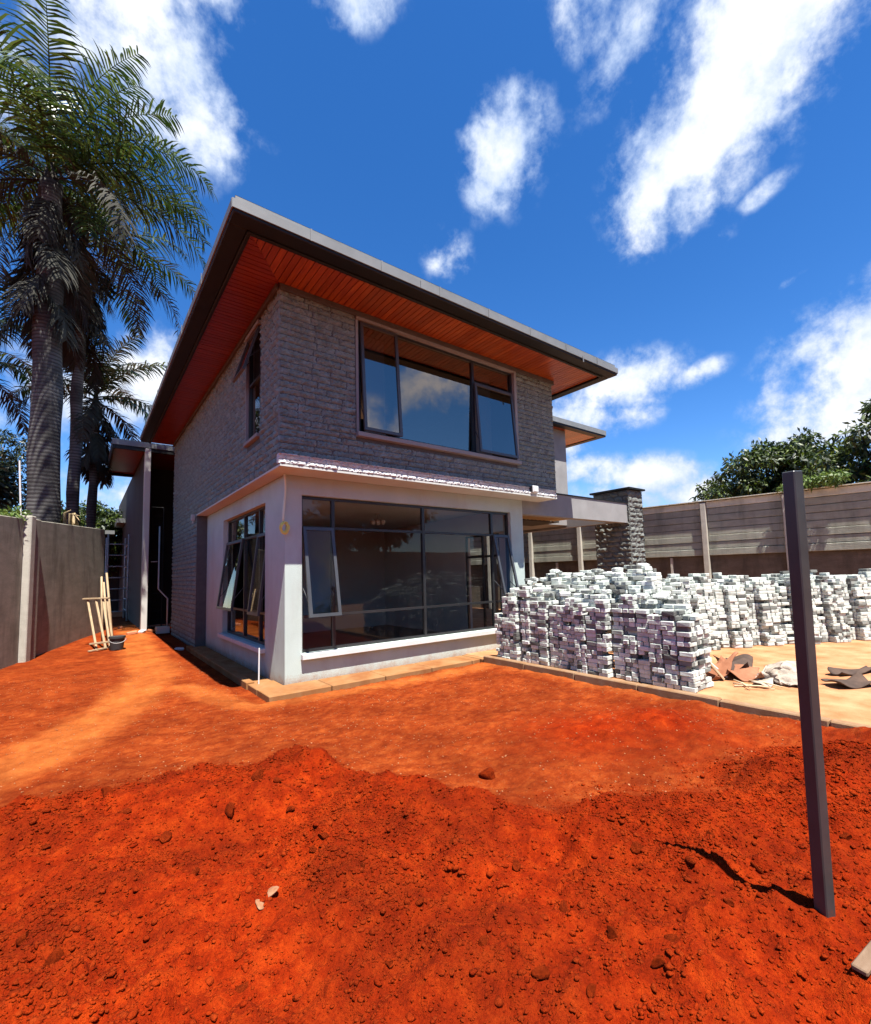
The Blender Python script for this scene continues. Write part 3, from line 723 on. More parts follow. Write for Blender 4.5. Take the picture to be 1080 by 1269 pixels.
def planks(mb, x0, x1, y0, y1, along, miter=None, w_=.095):
    a0, a1 = (x0, x1) if along == 'y' else (y0, y1); a = a0
    while a < a1 - .01:
        c = min(a + w_, a1); g = .0055; z0 = ZT - .012 + random.uniform(0, .003); z1 = ZT + .01
        if along == 'y':
            lo = (y0, y0); hi = (miter(a), miter(c)) if miter else (y1, y1)
            mb.add([(a + g, lo[0], z0), (c - g, lo[1], z0), (c - g, hi[1], z0), (a + g, hi[0], z0), (a + g, lo[0], z1), (c - g, lo[1], z1), (c - g, hi[1], z1), (a + g, hi[0], z1)],
                   [(0, 3, 2, 1), (4, 5, 6, 7), (0, 1, 5, 4), (1, 2, 6, 5), (2, 3, 7, 6), (3, 0, 4, 7)])
        else:
            hi = (miter(a), miter(c)) if miter else (x1, x1)
            mb.add([(x0, a + g, z0), (x0, c - g, z0), (hi[1], c - g, z0), (hi[0], a + g, z0), (x0, a + g, z1), (x0, c - g, z1), (hi[1], c - g, z1), (hi[0], a + g, z1)],
                   [(0, 1, 2, 3), (7, 6, 5, 4), (0, 4, 5, 1), (1, 5, 6, 2), (2, 6, 7, 3), (3, 7, 4, 0)])
        a = c
xs, ys = XL + GW + .052, YF + GW + .052
b = MB()
kx = (FY - ys) / (LX - xs)
planks(b, xs + .01, XR - GW - .052, ys, FY, 'y', lambda x: min(FY, max(ys + .002, ys + (x - xs) * kx)))
planks(b, 5.956, XR - GW - .052, FY + .001, YB, 'y')
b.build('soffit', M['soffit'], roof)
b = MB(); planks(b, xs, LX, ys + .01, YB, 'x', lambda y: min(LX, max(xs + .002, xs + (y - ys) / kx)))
b.build('soffit', M['soffit_shaded'], roof)
b = MB(); b.box(LX - .02, 5.97, FY - .065, FY - .03, ZT - .10, ZT - .014); b.box(LX - .065, LX - .03, FY - .02, 9.4, ZT - .10, ZT - .014)
b.build('cornice', M['mortar'], roof)

# wing to the right with its own roof
b = MB(); wx, wy = 9.33, 1.73
b.box(5.96, wx, wy, wy + .2, 3.21, ZT - .02); b.box(wx - .2, wx, wy + .202, 7, 3.21, ZT - .02)
b.box(5.96, wx, wy, 7, 2.95, 3.205)
b.build('wing_wall', M['plaster'], house)
b = MB(); tx, ty = 10.95, 1.36
b.box(5.8, tx, ty, 7.5, ZT + .10, ZT + .16); b.box(5.8, tx + .015, ty - .018, ty - .002, ZT + .02, ZT + .17); b.box(tx + .001, tx + .015, ty, 7.5, ZT + .02, ZT + .17)
wr = b.build('roof', M['gutter'], house)
b = MB(); b.box(5.8, tx, ty, ty + .2, ZT - .03, ZT + .098); b.box(tx - .2, tx, ty + .202, 7.5, ZT - .03, ZT + .098); b.build('gutter', M['darkmetal'], wr)
b = MB(); planks(b, 5.98, tx - .21, ty + .205, 7.4, 'y'); b.build('soffit', M['soffit'], wr)
# canopy over the patio
b = MB()
b.box(5.302, 9.60, -.0, .2, 2.87, 3.41)
b.box(9.2, 9.4, .202, 3.7, 2.88, 3.38); b.box(5.32, 9.198, 3.5, 3.7, 2.88, 3.2)
cb = b.build('canopy_beam', M['plaster'], house)
b = MB(); b.box(5.302, 9.60, -.02, .22, 3.412, 3.44); b.build('coping', M['darkmetal'], cb)
b = MB(); x = 5.32
while x < 7.35: b.box(x, x + .075, .203, .78, 2.885, 2.955); x += .152
b.build('slat', M['plank'], cb)
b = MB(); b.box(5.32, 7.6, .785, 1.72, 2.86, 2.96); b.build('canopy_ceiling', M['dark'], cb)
b = MB(); b.box(5.31, 5.40, .95, 1.04, .0, 2.86); b.build('canopy_post', M['frame'], cb)
# chimney
chx0, chx1, chy0, chy1 = 9.62, 10.30, -.05, 1.03
b = MB(); b.box(chx0, chx1, chy0, chy1, -.1, 3.80); ch = b.build('chimney', M['mortar'], house)
b = MB()
kw = dict(h=.14, lmin=.2, lmax=.42, depth=.036, cell=.06, amp=1.0)
clad(b, Pf(chy0), chx0 - .03, chx1 + .03, .03, 3.79, [], seed=21, **kw)
clad(b, Pl(chx0), chy0 - .03, chy1 + .03, .03, 3.79, [], seed=22, **kw)
clad(b, lambda u, v, n: (chx1 + n, u, v), chy0 - .03, chy1 + .03, .03, 3.79, [], seed=23, **kw)
b.build('stone_cladding', M['chimstone'], ch)
b = MB(); b.box(chx0 - .09, chx1 + .09, chy0 - .09, chy1 + .09, 3.81, 3.86); b.build('chimney_cap', M['darkmetal'], ch)

# porch and back wing on the left side
b = MB()
b.box(-.98, -.82, 9.95, 10.25, -.1, ZT - .12); pc = b.build('column', M['smooth'], house, bevel=.008)
b = MB(); b.box(-1.84, 1.2, 10.0, 10.02, ZT - .08, ZT + .06); b.box(-1.84, 1.2, 10.021, 14.6, ZT + .05, ZT + .10)
pr = b.build('porch_roof', M['gutter'], house)
b = MB(); b.box(-1.83, -1.78, 10.022, 14.6, ZT - .20, ZT + .045); b.box(-1.778, 1.2, 10.022, 10.10, ZT - .20, ZT - .02); b.box(-1.778, 1.2, 14.5, 14.6, ZT - .2, ZT - .02); b.build('fascia', M['darkmetal'], pr)
b = MB()
y = 10.11
while y < 14.45: b.box(-1.776, 1.2, y, y + .12, ZT - .10, ZT - .08); y += .125
b.build('soffit', M['soffit_shaded'], pr)
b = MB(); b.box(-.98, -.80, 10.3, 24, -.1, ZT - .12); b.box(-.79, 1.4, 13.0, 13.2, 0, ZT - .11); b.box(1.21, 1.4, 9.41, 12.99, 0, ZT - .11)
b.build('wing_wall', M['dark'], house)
b = MB(); b.tube([(-.56, 9.75, 3.3), (-.56, 9.75, 1.35), (-.33, 9.55, 1.05), (-.33, 9.55, .12)], .022, 10); b.tube([(-.60, 9.8, 2.2), (-.75, 9.95, 2.2)], .012, 6)
b.build('downpipe', M['galv'], house, smooth=True)
b = MB(); b.box(-.62, -.27, 9.43, 9.75, .0, .20); b.build('step', M['smooth'], house, bevel=.01)

# ------------------------------------------------------------------ things on and around the house
# coiled cable hanging at the corner
b = MB(); pts = [(-.03 + .018 * math.sin(t * 5), -.06 - .01 * math.cos(t * 7), 3.16 - t * .72) for t in np.linspace(0, 1, 16)]
b.tube(pts, .017, 8); cab = b.build('hanging_cable', M['wire'], smooth=True)
tag(cab, 'cream electric cable with a yellow coil hanging from the overhang at the house corner', 'cable')
b = MB()
for k in range(7):
    c0 = Vector((-.032 + random.uniform(-.012, .012), -.062 - .006 * k, 2.345 + random.uniform(-.015, .015))); rx = random.uniform(.045, .068); rz = random.uniform(.065, .09); tl = random.uniform(-.5, .5)
    ring = []
    for t in np.linspace(0, 2 * math.pi, 25):
        u, v = rx * math.cos(t), rz * math.sin(t); ring.append(c0 + Vector((u * math.cos(tl) - v * math.sin(tl), .012 * math.sin(2 * t + k), u * math.sin(tl) + v * math.cos(tl))))
    b.tube(ring, .009, 6, caps=False)
b.build('coil', M['yellow'], cab, smooth=True)
# outdoor light box on the ledge
fl = empty('floodlight', (5.08, -.57, 3.30), 'small white box lamp fixed to the end of the stone ledge', 'lamp')
b = MB(); b.box(5.0, 5.17, -.60, -.52, 3.24, 3.38); b.build('casing', M['white'], fl, bevel=.01)
b = MB(); b.box(5.02, 5.15, -.612, -.602, 3.26, 3.36); b.build('lens', M['white'], fl)
b = MB(); b.box(4.985, 4.999, -.58, -.50, 3.25, 3.37); b.build('bracket', M['black'], fl)
# small junction box at the left end of the overhang
jb = MB(); jb.box(-.36, -.275, 5.60, 5.68, 3.05, 3.20); jb.tube([(-.317, 5.64, 3.05), (-.317, 5.64, 2.98)], .02, 8)
tag(jb.build('spotlight', M['galv'], bevel=.008), 'small grey spotlight on the stone side wall under the overhang end', 'lamp')
# thin white conduit by the corner
cb_ = MB(); cb_.tube([(-.27, .35, -.02), (-.265, .35, .55)], .011, 8)
tag(cb_.build('conduit', M['white']), 'thin white conduit standing out of the apron beside the left wall', 'conduit')
# ceiling lamp inside
cl = empty('ceiling_lamp', (2.9, 2.2, 3.0), 'small pale cluster lamp hanging from the living room ceiling behind the glass', 'lamp')
b = MB(); b.tube([(2.9, 2.2, 3.0), (2.9, 2.2, 2.86)], .012, 8); b.tube([(2.9, 2.2, 2.998), (2.9, 2.2, 2.97)], .06, 14); b.build('stem', M['galv'], cl)
for k in range(6):
    a = k * math.pi / 3; v, f = ico(2); o = mesh_np('lamp_shade', v * .055 + (2.9 + .13 * math.cos(a), 2.2 + .13 * math.sin(a), 2.80), f, M['white'], cl, smooth=True)
    bb = MB(); bb.bar((2.9, 2.2, 2.87), (2.9 + .11 * math.cos(a), 2.2 + .11 * math.sin(a), 2.83), .012); bb.build('arm', M['galv'], cl)

# ------------------------------------------------------------------ boundary walls
def trans(mbs): pass
# right: precast fence on a rough base wall
FX = 12.7
fence = empty('boundary_wall', (FX, 0, 0), 'tall brown precast concrete boundary wall behind the block stacks', 'wall')
posts = [-8.90, -6.83, -4.76, -2.72, -.68, 1.40, 3.43, 5.52, 7.6, 9.7]
b = MB(); b.box(FX + .12, FX + .36, -12, 12, -.1, 2.05); b.box(FX + .125, FX + .16, -12, 12, 2.051, 3.6); b.build('base_wall', M['wallstone'], fence)
for y in posts:
    p = MB(); p.box(FX - .11, FX + .06, y - .075, y + .075, -.1, 3.56); p.build('post', M['precastpost'], fence, bevel=.012)
    if y in (1.40, 3.43, -.68): 
        q = MB(); q.box(FX + .02, FX + .119, y + 1.0, y + 1.06, -.1, 1.90); q.build('post', M['precastpost'], fence)
ys_ = [-11.0] + posts + [11.8]
for y0, y1 in zip(ys_[:-1], ys_[1:]):
    p = MB(); z = 1.93
    for k in range(8):
        h_ = .208; p.box(FX + (.007 * ((k * 7 + int(y0 * 3)) % 3) if 0 < k < 7 else -.012), FX + .10, y0 + .08, y1 - .08, z + .006, z + h_ - .004); z += h_
        p.build('panel', M['precast'], fence, bevel=.010)
b = MB(); b.box(FX - .12, FX + .17, -12, 12, 3.605, 3.628); b.build('coping', M['precast'], fence)
fence.rotation_euler = (0, 0, R(9))
# left: rendered block wall with posts
A = Vector((-4.065, 3.6, 0)); B = Vector((-1.90, 10.3, 0)); dirw = (B - A).normalized(); nrm = Vector((dirw.y, -dirw.x, 0))
LW = (B - A).length
lw = empty('boundary_wall', (A.x, A.y, 0), 'rough brown rendered wall with concrete posts at the left edge below the palms', 'wall')
def PW(u, v, n): p = A + dirw * u + nrm * n; return (p.x, p.y, v)
def top_at(u): return 2.84 + .36 * u / LW
u_post = 2.2
for (a, c, n0, n1, m_) in ((-6, u_post - .02, -.18, -.02, 'blockwall'), (u_post + .50, LW, -.20, -.035, 'blockwall'), (u_post + .22, u_post + .48, -.16, .075, 'blockwall')):
    b = MB(); b.add([PW(a, -.2, n0), PW(c, -.2, n0), PW(c, -.2, n1), PW(a, -.2, n1), PW(a, top_at(a), n0), PW(c, top_at(c), n0), PW(c, top_at(c), n1), PW(a, top_at(a), n1)],
          [(3, 2, 1, 0), (4, 5, 6, 7), (0, 1, 5, 4), (1, 2, 6, 5), (2, 3, 7, 6), (3, 0, 4, 7)])
    b.build('panel', M[m_], lw, bevel=.012)
b = MB(); b.box(u_post, u_post + .20, -.2, top_at(u_post) + .06, -.14, .10, PW); b.build('post', M['precastpost'], lw, bevel=.015)
b = MB(); b.box(-2, -1.8, -.2, 2.9, -.14, .10, PW); b.build('post', M['precastpost'], lw, bevel=.015)
# ------------------------------------------------------------------ paving block stacks
BL, BW, BH = .17, .085, .062
bvars = []
for k in range(4):
    bm = bmesh.new(); bmesh.ops.create_cube(bm, size=1); bmesh.ops.scale(bm, vec=(BL - .004, BW - .003, BH - .003), verts=bm.verts)
    bmesh.ops.bevel(bm, geom=list(bm.edges), offset=.007, segments=1, affect='EDGES')
    for v in bm.verts: v.co += Vector((random.uniform(-.0025, .0025) for _ in range(3)))
    me = bpy.data.meshes.new('paving_block'); bm.to_mesh(me); bm.free(); me.materials.append(M['block']); bvars.append(me)
BLK = []                                      # (matrix, region, variant)
def col_stack(base, rot, top, skip_below, orient, region, lean=(0, 0)):
    z = .04; n = max(1, int(top / BH)); rz = rot
    for k in range(n):
        if k * BH < skip_below: z += BH; continue
        ori = orient if random.random() > .28 else 1 - orient
        jx, jy = random.uniform(-.013, .013), random.uniform(-.009, .009)
        for s in (-.5, .5):
            off = Vector((0, s * .088, 0)) if ori == 0 else Vector((s * .088, 0, 0))
            if k == n - 1 and random.random() < .35: continue
            if k > 1 and random.random() < .07: continue
            ang = rz + (0 if ori == 0 else math.pi / 2) + random.gauss(0, .045)
            p = Vector((base[0], base[1], z + BH / 2)) + Matrix.Rotation(rz, 3, 'Z') @ (off + Vector((jx + random.uniform(-.012, .012) + lean[0] * k, jy + random.uniform(-.012, .012) + lean[1] * k, 0)))
            BLK.append((Matrix.Translation(p) @ Matrix.Rotation(ang, 4, 'Z') @ Matrix.Rotation(random.gauss(0, .012), 4, 'X'), region, random.randrange(4)))
        z += BH
# big stack along the kerb; top profile over y (front) and rise towards the back
yk = [-4.2, -3.9, -3.6, -3.3, -2.9, -2.4, -1.9, -1.6, -1.45, -1.2, -.95, -.7]
front = [.80, .92, 1.08, 1.14, 1.12, 1.16, 1.14, 1.16, 1.30, 1.18, 1.02, .76]
back = [1.08, 1.2, 1.36, 1.46, 1.52, 1.5, 1.42, 1.40, 1.54, 1.42, 1.28, 1.15]
cell = .184
nyc, nxc = 18, 15
hts = {}
for j in range(nyc):
    for i in range(nxc):
        yc = -4.06 + (j + .5) * cell; d = sstep(0, 1, np.array((i - .5) / 4.5)); 
        hts[i, j] = max(.2, float((1 - d) * np.interp(yc, yk, front) + d * np.interp(yc, yk, back)) + random.gauss(0, .06))
        if i > 8: hts[i, j] -= .03 * (i - 8)
for (i, j) in list(hts):
    xc_, yc_ = 3.66 + (i + .5) * cell, -4.06 + (j + .5) * cell
    if xc_ > 4.3 and yc_ < -4.05 + .39 * (xc_ - 4.15) + .72: del hts[i, j]
for (i, j), h_ in hts.items():
    nb = min(hts.get((i - 1, j), 0), hts.get((i, j - 1), 0), hts.get((i + 1, j), 0) , hts.get((i, j + 1), 0))
    skip = max(0, nb - 2.2 * BH) if i > 0 and j > 0 else 0
    gshift = .07 * math.sin(j // 3 * 2.3) if i < 2 else 0
    bulge = random.uniform(-.02, .02)
    col_stack((3.66 + (i + .5) * cell + gshift + bulge, -4.10 + (j + .5) * cell + .022 * (j // 3) - .06 + random.uniform(-.008, .008)), 0, h_, skip, 0 if (j // 2 + i) % 3 else 1, 0, (random.uniform(-.0015, .002), 0))
# side of the stack running back to the second row
def row(o, ang, nu, nv, hfun, region):
    U = Vector((math.cos(ang), math.sin(ang), 0)); V = Vector((-math.sin(ang), math.cos(ang), 0)); H = {}
    for iu in range(nu):
        for iv in range(nv): H[iu, iv] = hfun(iu, iv)
    for (iu, iv), h_ in H.items():
        nb = min(H.get((iu - 1, iv), 0), H.get((iu + 1, iv), 0), H.get((iu, iv - 1), 0), H.get((iu, iv + 1), 0))
        skip = max(0, nb - 2.2 * BH) if iv > 1 else 0
        g = [0, .17, .05, .24, .1, .2][(iu // 2) % 6]
        p = Vector(o) + U * (iu + .5) * cell + V * ((iv + .5) * cell + g)
        col_stack((p.x, p.y), ang + random.gauss(0, .01), h_, skip, 0 if random.random() < .6 else 1, region, (0, .006 * (1 if iv == 0 else 0)))
row((6.80, -2.95, 0), -.50, 26, 5, lambda u, v: (1.22 if v == 0 else 1.38) + random.gauss(0, .05) - .05 * ((u // 2) % 3), 1)
row((4.32, -4.0, 0), .372, 15, 4, lambda u, v: (.92 + .025 * u if v == 0 else 1.12 + .02 * u) + random.gauss(0, .06), 0)
# toppled blocks lying along the top
for _ in range(150):
    j = random.randrange(2, nyc); i = random.randrange(1, 9)
    if (i, j) not in hts: continue
    h_ = int(hts[i, j] / BH) * BH + .04
    p = (3.66 + (i + .5) * cell + random.uniform(-.08, .08), -4.06 + (j + .5) * cell, h_ + BH / 2 + random.uniform(0, .03))
    BLK.append((Matrix.Translation(p) @ Matrix.Rotation(random.uniform(0, 3.1), 4, 'Z') @ Matrix.Rotation(random.uniform(-.35, .35), 4, 'X'), 0, random.randrange(4)))
# the 300 that show largest become things of their own, the rest is one mass
bv = np.array([v.co[:] for v in bvars[0].vertices]); bf = [tuple(p.vertices) for p in bvars[0].polygons]
allv = np.concatenate([(np.array(m.to_3x3()) @ bv.T).T + np.array(m.translation) for m, _, _ in BLK]); nb_ = len(bv)
bvh = BVHTree.FromPolygons([tuple(p) for p in allv.tolist()], [tuple(q + i * nb_ for q in f) for i in range(len(BLK)) for f in bf])
hits = np.zeros(len(BLK), int); nf = len(bf)
for py in np.arange(695, 872, 1.25):
    for px in np.arange(608, 1080, 1.25):
        d = FW + RT * ((px - 540) / F_PX) + UP * ((PY - py) / F_PX); h = bvh.ray_cast(CAM, d)
        if h[2] is not None: hits[h[2] // nf] += 1
order = np.argsort(-hits); top = set(order[:300].tolist())
for i in order[:300]:
    m, reg, k = BLK[i]; o = bpy.data.objects.new('paving_block', bvars[k]); COL.objects.link(o); o.matrix_world = m
    if reg == 0: tag(o, 'whitish concrete paving block in the big rough stack beside the kerb', 'paving block', 'paving blocks stacked beside the kerb')
    else: tag(o, 'whitish concrete paving block in the long row of stacks behind the sandy yard', 'paving block', 'paving blocks stacked in the long row')
Vs, Fs, n = [], [], 0
for i, (m, reg, k) in enumerate(BLK):
    if i in top: continue
    v = np.array([q.co[:] for q in bvars[k].vertices]); Vs.append((np.array(m.to_3x3()) @ v.T).T + np.array(m.translation))
    Fs += [tuple(q + n for q in p.vertices) for p in bvars[k].polygons]; n += len(v)
me = bpy.data.meshes.new('paving_blocks'); me.from_pydata(np.concatenate(Vs).tolist(), [], Fs)
tag(link('paving_blocks', me, M['block']), 'mass of whitish concrete paving blocks heaped in rough stacks', 'paving blocks', kind='stuff')
print('blocks', len(BLK), 'visible', int((hits > 0).sum()), 'max', hits.max())

# ------------------------------------------------------------------ yard clutter
def crumple(name, loc, size, mat, seed, label, cat, flat=.45, rz=0, sub=5):
    v, f = ico(sub); r = np.random.default_rng(seed)
    for k in range(22):
        d = r.normal(size=3); d /= np.linalg.norm(d); t = v @ d; v = v + np.outer((.17 if k < 10 else .055) * np.sin(t * r.uniform(3, 7) * (1 if k < 10 else 3) + r.uniform(0, 6)), d) * r.uniform(.3, 1)
    v = v * np.array(size); v[:, 2] = np.maximum(v[:, 2] * 1, -size[2] * flat)
    c_, s_ = math.cos(rz), math.sin(rz); v = np.stack([v[:, 0] * c_ - v[:, 1] * s_, v[:, 0] * s_ + v[:, 1] * c_, v[:, 2] + size[2] * flat], -1)
    o = mesh_np(name, v, f, mat, smooth=True); o.location = loc; return tag(o, label, cat)
ZS = .036
crumple('cement_sack', (5.20, -4.66, ZS), (.38, .25, .15), M['sack'], 5, 'crumpled pale paper sack slumped on the sandy slab', 'sack', rz=.5)
crumple('plastic_bag', (3.98, -3.50, .90), (.09, .07, .07), M['pink'], 8, 'crumpled pink plastic bag on top of the block stack', 'bag')
def sheet(name, loc, sx, sy, mat, seed, label, cat, curl=.1, rz=0, tilt=0, th=.012):
    n = 14; r = np.random.default_rng(seed); X, Y = np.meshgrid(np.linspace(-1, 1, n), np.linspace(-1, 1, n))
    Z = curl * (X ** 2 * r.uniform(.4, 1) + .5 * np.sin(Y * 2.5 + r.uniform(0, 6)) * X + .4 * np.cos(3 * X + 2 * Y)) 
    rad = 1 - .22 * vnoise(X * 2 + seed, Y * 2, seed); P = np.stack([X * sx * rad, Y * sy * rad, Z + tilt * X], -1).reshape(-1, 3); P[:, 2] -= P[:, 2].min()
    Q = P + (0, 0, th); V = np.concatenate([P, Q]); i_ = np.arange(n * n).reshape(n, n)
    f = np.stack([i_[:-1, :-1], i_[:-1, 1:], i_[1:, 1:], i_[1:, :-1]], -1).reshape(-1, 4); F = [f[:, ::-1], f + n * n]
    bd = list(i_[0, :]) + list(i_[1:, -1]) + list(i_[-1, -2::-1]) + list(i_[-2:0:-1, 0]); bd = np.array(bd); nx_ = np.roll(bd, -1)
    F.append(np.stack([bd, nx_, nx_ + n * n, bd + n * n], -1)); F = np.concatenate(F)
    c_, s_ = math.cos(rz), math.sin(rz); V = np.stack([V[:, 0] * c_ - V[:, 1] * s_, V[:, 0] * s_ + V[:, 1] * c_, V[:, 2]], -1)
    o = mesh_np(name, V, F, mat, smooth=True); o.location = loc; return tag(o, label, cat)
sheet('rusty_sheet', (5.05, -4.22, ZS), .34, .2, M['rust'], 3, 'curled rusty brown sheet lying between the stacks and the paper sack', 'metal sheet', .10, .4)
sheet('tarpaulin', (5.45, -3.98, ZS), .36, .2, M['darkcloth'], 6, 'crumpled dark tarpaulin at the foot of the block stacks', 'tarpaulin', .13, .2)
sheet('rusty_sheet', (4.75, -4.02, ZS), .25, .15, M['rust'], 11, 'small folded rusty sheet leaning against the block stack side', 'metal sheet', .12, -.3, .1)
sheet('tarpaulin', (6.35, -5.15, ZS), .42, .10, M['darkcloth'], 16, 'long dark rag lying alone on the open sand', 'rag', .05, -.35)
sheet('tarpaulin', (5.45, -5.28, ZS), .30, .15, M['darkcloth'], 19, 'dark crumpled rag near the right end of the kerb', 'rag', .08, -.5)
sheet('plastic_sheet', (4.72, -4.55, ZS), .22, .10, M['sack'], 23, 'flattened pale paper scrap in front of the sack', 'paper scrap', .04, .2)
for i, (x0, y0, x1, y1) in enumerate(((4.35, -4.35, 4.62, -4.62), (4.45, -4.3, 4.5, -4.75), (4.62, -4.25, 4.3, -4.55), (4.7, -4.4, 4.6, -4.8), (4.3, -4.5, 4.45, -4.72))):
    b = MB(); b.tube([(x0, y0, ZS + .015 + .008 * i), ((x0 + x1) / 2 + .02, (y0 + y1) / 2, ZS + .02 + .008 * i), (x1, y1, ZS + .012 + .008 * i)], [.011, .01, .007], 7)
    tag(b.build('stick', M['stick'], smooth=True), 'thin pale stick in the little pile beside the kerb', 'stick', 'sticks lying beside the kerb')
b = MB(); b.bar((4.62, -4.12, ZS + .02), (4.46, -3.92, .40), .09, .025); tag(b.build('plank', M['stick'], bevel=.004), 'pale board leaning steeply against the corner of the block stack', 'plank')
b = MB(); b.bar((4.78, -4.10, ZS + .02), (4.60, -3.88, .34), .07, .022); tag(b.build('plank', M['sill'], bevel=.004), 'whitish narrow lath leaning against the block stack', 'lath')

# steel post stuck in the heap
x, y, z = on_ground(1021, 1124); 
pm = MB(); s = .025
b0, t0 = Vector((x, y, z - .25)), None
dpt = (Vector((x, y, z)) - CAM).dot(FW) + .02
t0 = CAM + (FW + RT * ((982 - 540) / F_PX) + UP * ((PY - 584) / F_PX)) * dpt
ax = (t0 - Vector((x, y, z))).normalized(); yaw_ = R(-37.3 + 90 - 47)
e1 = Vector((math.cos(R(-20)), math.sin(R(-20)), 0)); e1 = (e1 - ax * e1.dot(ax)).normalized(); e2 = ax.cross(e1)
vs_ = [c_ + e1 * a * s + e2 * bb_ * s for c_ in (b0, t0) for a, bb_ in ((-1, -1), (1, -1), (1, 1), (-1, 1))]
pm.add(vs_, [(3, 2, 1, 0), (4, 5, 6, 7), (0, 1, 5, 4), (1, 2, 6, 5), (2, 3, 7, 6), (3, 0, 4, 7)])
sp = pm.build('steel_post', M['post'], bevel=.004)
tag(sp, 'tall square dark grey steel post planted in the red soil heap', 'post')
# boards at the near right corner
q = Vector(on_ground(1066, 1212)); b = MB(); b.bar(q + Vector((0, 0, .022)), q + Vector((.5, -.06, .035)), .045, .018)
tag(b.build('plank', M['oldboard'], bevel=.004), 'weathered grey board end poking from the heap beside the steel post', 'plank')
q = Vector(on_ground(1068, 1256)); b = MB(); b.bar(q + Vector((-.015, -.06, .026)), q + Vector((.5, -.04, .06)), .075, .024)
tag(b.build('plank', M['plank'], bevel=.004), 'clean yellow plank at the bottom right corner of the heap', 'plank')

# timber trestle with poles by the left wall, bucket, stones
gz = lambda x, y: gpt(x, y)
tr = empty('trestle', (-2.0, 6.55, gz(-2, 6.55)), 'rough timber trestle leaning by the brown wall', 'trestle')
b = MB(); b.bar((-2.40, 7.25, 1.21), (-1.90, 7.05, 1.21), .12, .035); b.build('top', M['pole'], tr, bevel=.004)
for (x0, y0), (x1, y1) in (((-2.32, 7.24), (-2.12, 6.42)), ((-2.16, 7.16), (-1.95, 6.45)), ((-2.02, 7.12), (-1.86, 6.38)), ((-1.94, 7.07), (-1.80, 6.60))):
    b = MB(); b.bar((x0, y0, 1.19), (x1, y1, gz(x1, y1) - .02), .045, .04); b.build('leg', M['pole'], tr, bevel=.004)
b = MB(); b.bar((-2.26, 6.45, .16 + gz(-2.2, 6.4)), (-1.84, 6.34, .19 + gz(-1.8, 6.4)), .045, .04); b.build('rail', M['pole'], tr, bevel=.004)
b = MB(); b.bar((-2.28, 6.20, .035 + gz(-2.2, 6.2)), (-1.86, 6.45, .05 + gz(-1.8, 6.4)), .05, .03); b.build('foot', M['pole'], tr, bevel=.004)
for i, (x0, y0, x1, y1, z1) in enumerate(((-1.98, 7.9, -2.03, 8.4, 1.75), (-1.86, 7.9, -1.98, 8.45, 1.6), (-1.76, 8.0, -1.92, 8.5, 1.85))):
    b = MB(); b.tube([(x0, y0, gz(x0, y0) - .02), (x1, y1, z1)], [.03, .024], 8)
    tag(b.build('timber_pole', M['pole'], smooth=True), 'thin timber pole leaning upright behind the trestle', 'pole', 'poles leaning behind the trestle')
bk = empty('bucket', (-1.75, 6.25, gz(-1.75, 6.25)), 'dark plastic bucket on the path beside the trestle', 'bucket')
b = MB(); z = gz(-1.75, 6.25); b.tube([(-1.75, 6.25, z), (-1.75, 6.25, z + .30)], [.125, .155], 20); b.tube([(-1.75, 6.25, z + .27), (-1.75, 6.25, z + .315)], [.168, .168], 20); b.build('body', M['black'], bk, smooth=False)
b = MB(); b.tube([(-1.75 + .165 * math.cos(t), 6.25 - .17 - .02 * math.sin(t), z + .27 - .10 * math.sin(t)) for t in np.linspace(0, math.pi, 12)], .006, 6); b.build('handle', M['galv'], bk)
for i, (px, py, sx, mat, lab) in enumerate(((164, 786, .13, 'brick', 'red broken brick at the foot of the tall porch column'), (176, 784, .12, 'palestone', 'white stone block beside the red brick at the column foot'), (187, 783, .11, 'pebble', 'tan stone nearest the house at the column foot'), (222, 806, .10, 'palestone', 'lone white stone beside the ditch along the house'), (150, 779, .10, 'brick', 'small brown brick bit behind the bucket'))):
    x, y, z = on_ground(px, py); b = MB(); b.box(-sx, sx, -sx * .55, sx * .55, 0, sx * .7)
    o = b.build('stone' if mat != 'brick' else 'brick', M[mat], bevel=.02); o.location = (x, y, z - .01); o.rotation_euler = (.1 * i, -.12, i * 1.1); tag(o, lab, 'stone' if mat != 'brick' else 'brick')
# scaffold in the gap
scf = empty('scaffold', (-1.4, 15, 0), 'steel scaffold with rungs standing in the shaded gap left of the house', 'scaffold')
for x, y in ((-1.72, 14.2), (-1.08, 14.2), (-1.72, 16), (-1.08, 16)):
    b = MB(); b.tube([(x, y, -.1), (x, y, 3.4)], .03, 8); b.build('upright', M['galv'], scf, smooth=True)
for z in np.arange(.5, 3.4, .42):
    b = MB(); b.tube([(-1.72, 14.2, z), (-1.08, 14.2, z)], .02, 8); b.build('rung', M['galv'], scf, smooth=True)
    b = MB(); b.tube([(-1.08, 14.2, z), (-1.08, 16, z)], .02, 8); b.build('rung', M['galv'], scf, smooth=True)
lad = empty('ladder', (-.6, 10.45, 0), 'steel ladder standing in the dark recess behind the porch column', 'ladder')
for x in (-.72, -.38):
    b = MB(); b.tube([(x, 10.42, 0), (x, 10.42, 4.0)], .02, 8); b.build('rail', M['darkmetal'], lad)
for z in np.arange(.35, 4.0, .28):
    b = MB(); b.tube([(-.72, 10.42, z), (-.38, 10.42, z)], .013, 6); b.build('rung', M['darkmetal'], lad)
